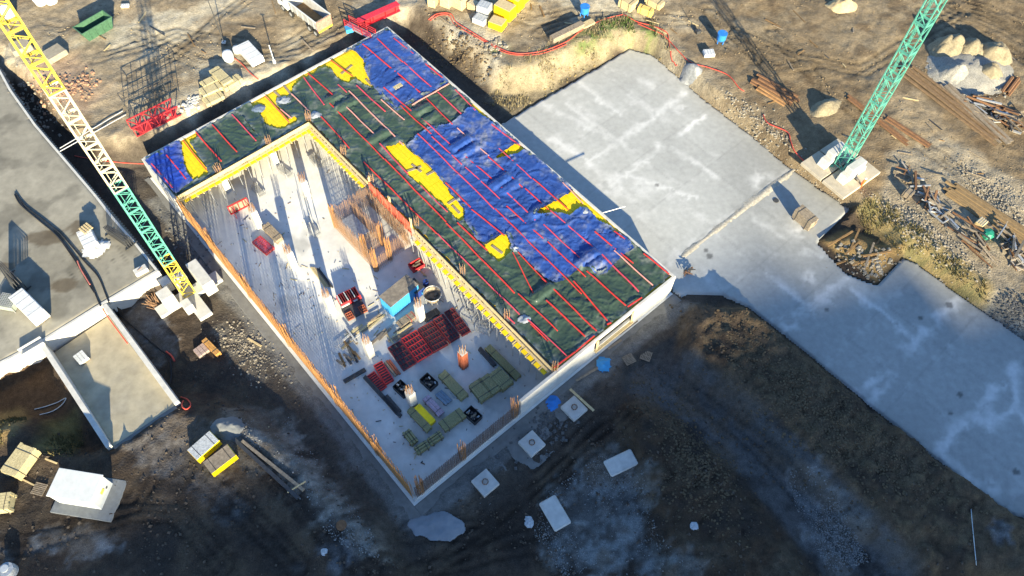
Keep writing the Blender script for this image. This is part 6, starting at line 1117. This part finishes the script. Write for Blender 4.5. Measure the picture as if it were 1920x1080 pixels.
for i in range(520):
    u_, v_ = random.uniform(1, 44), random.uniform(.8, 17.5)
    if 23.5 < u_ < 33 and v_ > 12.3: continue
    if vnoise(np.array([u_*.35]), np.array([v_*.35]))[0] < .42: continue
    p = Bp(u_, v_, .03); a = random.choice([ANG, ANG+math.pi/2])+random.gauss(0, .5); L_ = .08+.75*random.random()**4; m.box((p.x, p.y, .035), (L_, random.uniform(.04, .1), random.uniform(.03, .08)), a, random.choice([OTIMB, TIMB, DSTEEL, RUST, STEEL, CREAM]))
o = m.build('floor_litter', OTIMB, None, kind='stuff'); o['label'] = 'small offcuts and litter strewn over the open floor'; o['category'] = 'litter'
for i in range(46):
    x_, y_ = random.choice([(random.uniform(120, 620), random.uniform(10, 120)), (random.uniform(1380, 1900), random.uniform(20, 330)), (random.uniform(820, 1330), random.uniform(5, 60)), (random.uniform(1640, 1900), random.uniform(230, 330))]); c = T(x_, y_)
    if sdpoly(np.array([c.x]), np.array([c.y]), BUILD)[0] > -2.5: continue
    o = MB().box((0, 0, 0), (random.uniform(.6, 3.2), random.uniform(.08, .22), .06)).build('stray_timber', random.choice([OTIMB, OTIMB, BROWNP, CREAM, DSTEEL]), None); o.location = (c.x, c.y, c.z+.09); o.rotation_euler = (0, random.uniform(-.05, .05), random.gauss(ANG, .6)); tag(o, 'stray timber lying on the open earth', 'timber', 'stray timbers on the open earth')
def tufts(name, label, polys, z, n, hmin, hmax, mt):
    m = MB(); P = [PW(p, z) for p in polys]
    for pl in P:
        xs = [q[0] for q in pl]; ys = [q[1] for q in pl]; X = RNG.uniform(min(xs), max(xs), n*4); Y = RNG.uniform(min(ys), max(ys), n*4); ok = (sdpoly(X, Y, pl)+(fbm(X, Y, 3, .5)-.5)*3 > 0) & (RNG.random(n*4) < sst(fbm(X, Y, 4, .6), .4, .6)) & (sdpoly(X, Y, SLABP) < -.2); X = X[ok][:n]; Y = Y[ok][:n]; Z = terr(X, Y)
        for x, y, zz in zip(X, Y, Z):
            for _ in range(3):
                a = random.uniform(0, 6.3); h = random.uniform(hmin, hmax); w = h*.22; lx, ly = math.cos(a)*h*.7, math.sin(a)*h*.7; m.add([(x-ly*w/h, y+lx*w/h, zz-.02), (x+ly*w/h, y-lx*w/h, zz-.02), (x+lx, y+ly, zz+h)], [(0, 1, 2)])
    o = m.build(name, mt, None, kind='stuff'); o['label'] = label; o['category'] = 'grass'
tufts('dry_grass', 'straw-coloured grass on the bank above the slab', [[(905, 175), (960, 205), (1180, 80), (1260, 110), (1250, 60), (1150, 40), (1060, 90), (960, 130)]], 1.2, 2600, .1, .4, mat('straw', (.23, .19, .105), .9, .35, 3, 0, world=True))
tufts('green_grass', 'green weeds on the bank below the red hose', [[(1070, 95), (1120, 60), (1180, 35), (1235, 65), (1225, 85), (1160, 55), (1110, 85)]], 2, 700, .1, .4, mat('weed', (.085, .14, .03), .9, .3, 3, 0, world=True))
tufts('dry_grass', 'olive grass on the bank right of the dug hole', [[(1600, 390), (1640, 370), (1700, 420), (1790, 490), (1850, 540), (1860, 580), (1790, 540), (1690, 470)]], 1, 1800, .1, .4, mat('olive_grass', (.15, .125, .05), .9, .35, 3, 0, world=True))
tufts('dry_grass', 'sparse grass left of the ramp', [[(88, 790), (135, 770), (138, 860), (90, 860)], [(0, 770), (40, 770), (60, 810), (0, 850)]], 1.5, 350, .1, .35, mat('olive_grass', (.15, .125, .05)))
scatter('gravel_stones', 'fine grey gravel on the dark ground below the pads', [[(1130, 850), (1200, 880), (1230, 1000), (1300, 1075), (1060, 1085), (1000, 1000), (1030, 920)], [(1480, 885), (1520, 880), (1560, 930), (1640, 1050), (1560, 1070), (1500, 960)], [(440, 800), (540, 780), (600, 870), (700, 1000), (720, 1060), (640, 1030), (560, 940)]], .2, 10500, .05, .2, mat('grey_gravel', (.24, .245, .24), .95, .4, 5, .2, world=True))
# ------------------------------------------------------------------ tell look-alikes apart by their place
ORD = ['', 'first', 'second', 'third', 'fourth', 'fifth', 'sixth', 'seventh', 'eighth', 'ninth', 'tenth', 'eleventh', 'twelfth', 'thirteenth', 'fourteenth', 'fifteenth', 'sixteenth', 'seventeenth', 'eighteenth', 'nineteenth', 'twentieth']
def ordw(n): return ORD[n] if n <= 20 else {2: 'twenty', 3: 'thirty', 4: 'forty', 5: 'fifty'}[n//10]+('-'+ORD[n % 10] if n % 10 else '')
bpy.context.view_layer.update()
same = {}
for o in bpy.data.objects:
    if o.parent is None and 'label' in o and 'category' in o: same.setdefault(o['label'], []).append(o)
for l, os_ in same.items():
    if len(os_) < 2: continue
    def sx(o):
        p = o.matrix_world.translation-Vector((0, 0, CAMH)); return p.dot(R2)/p.dot(fwd)
    os_.sort(key=sx)
    for i, o in enumerate(os_): o['label'] = l+', '+(ordw(i+1)+' from the left' if i < len(os_)-1 else 'furthest right')
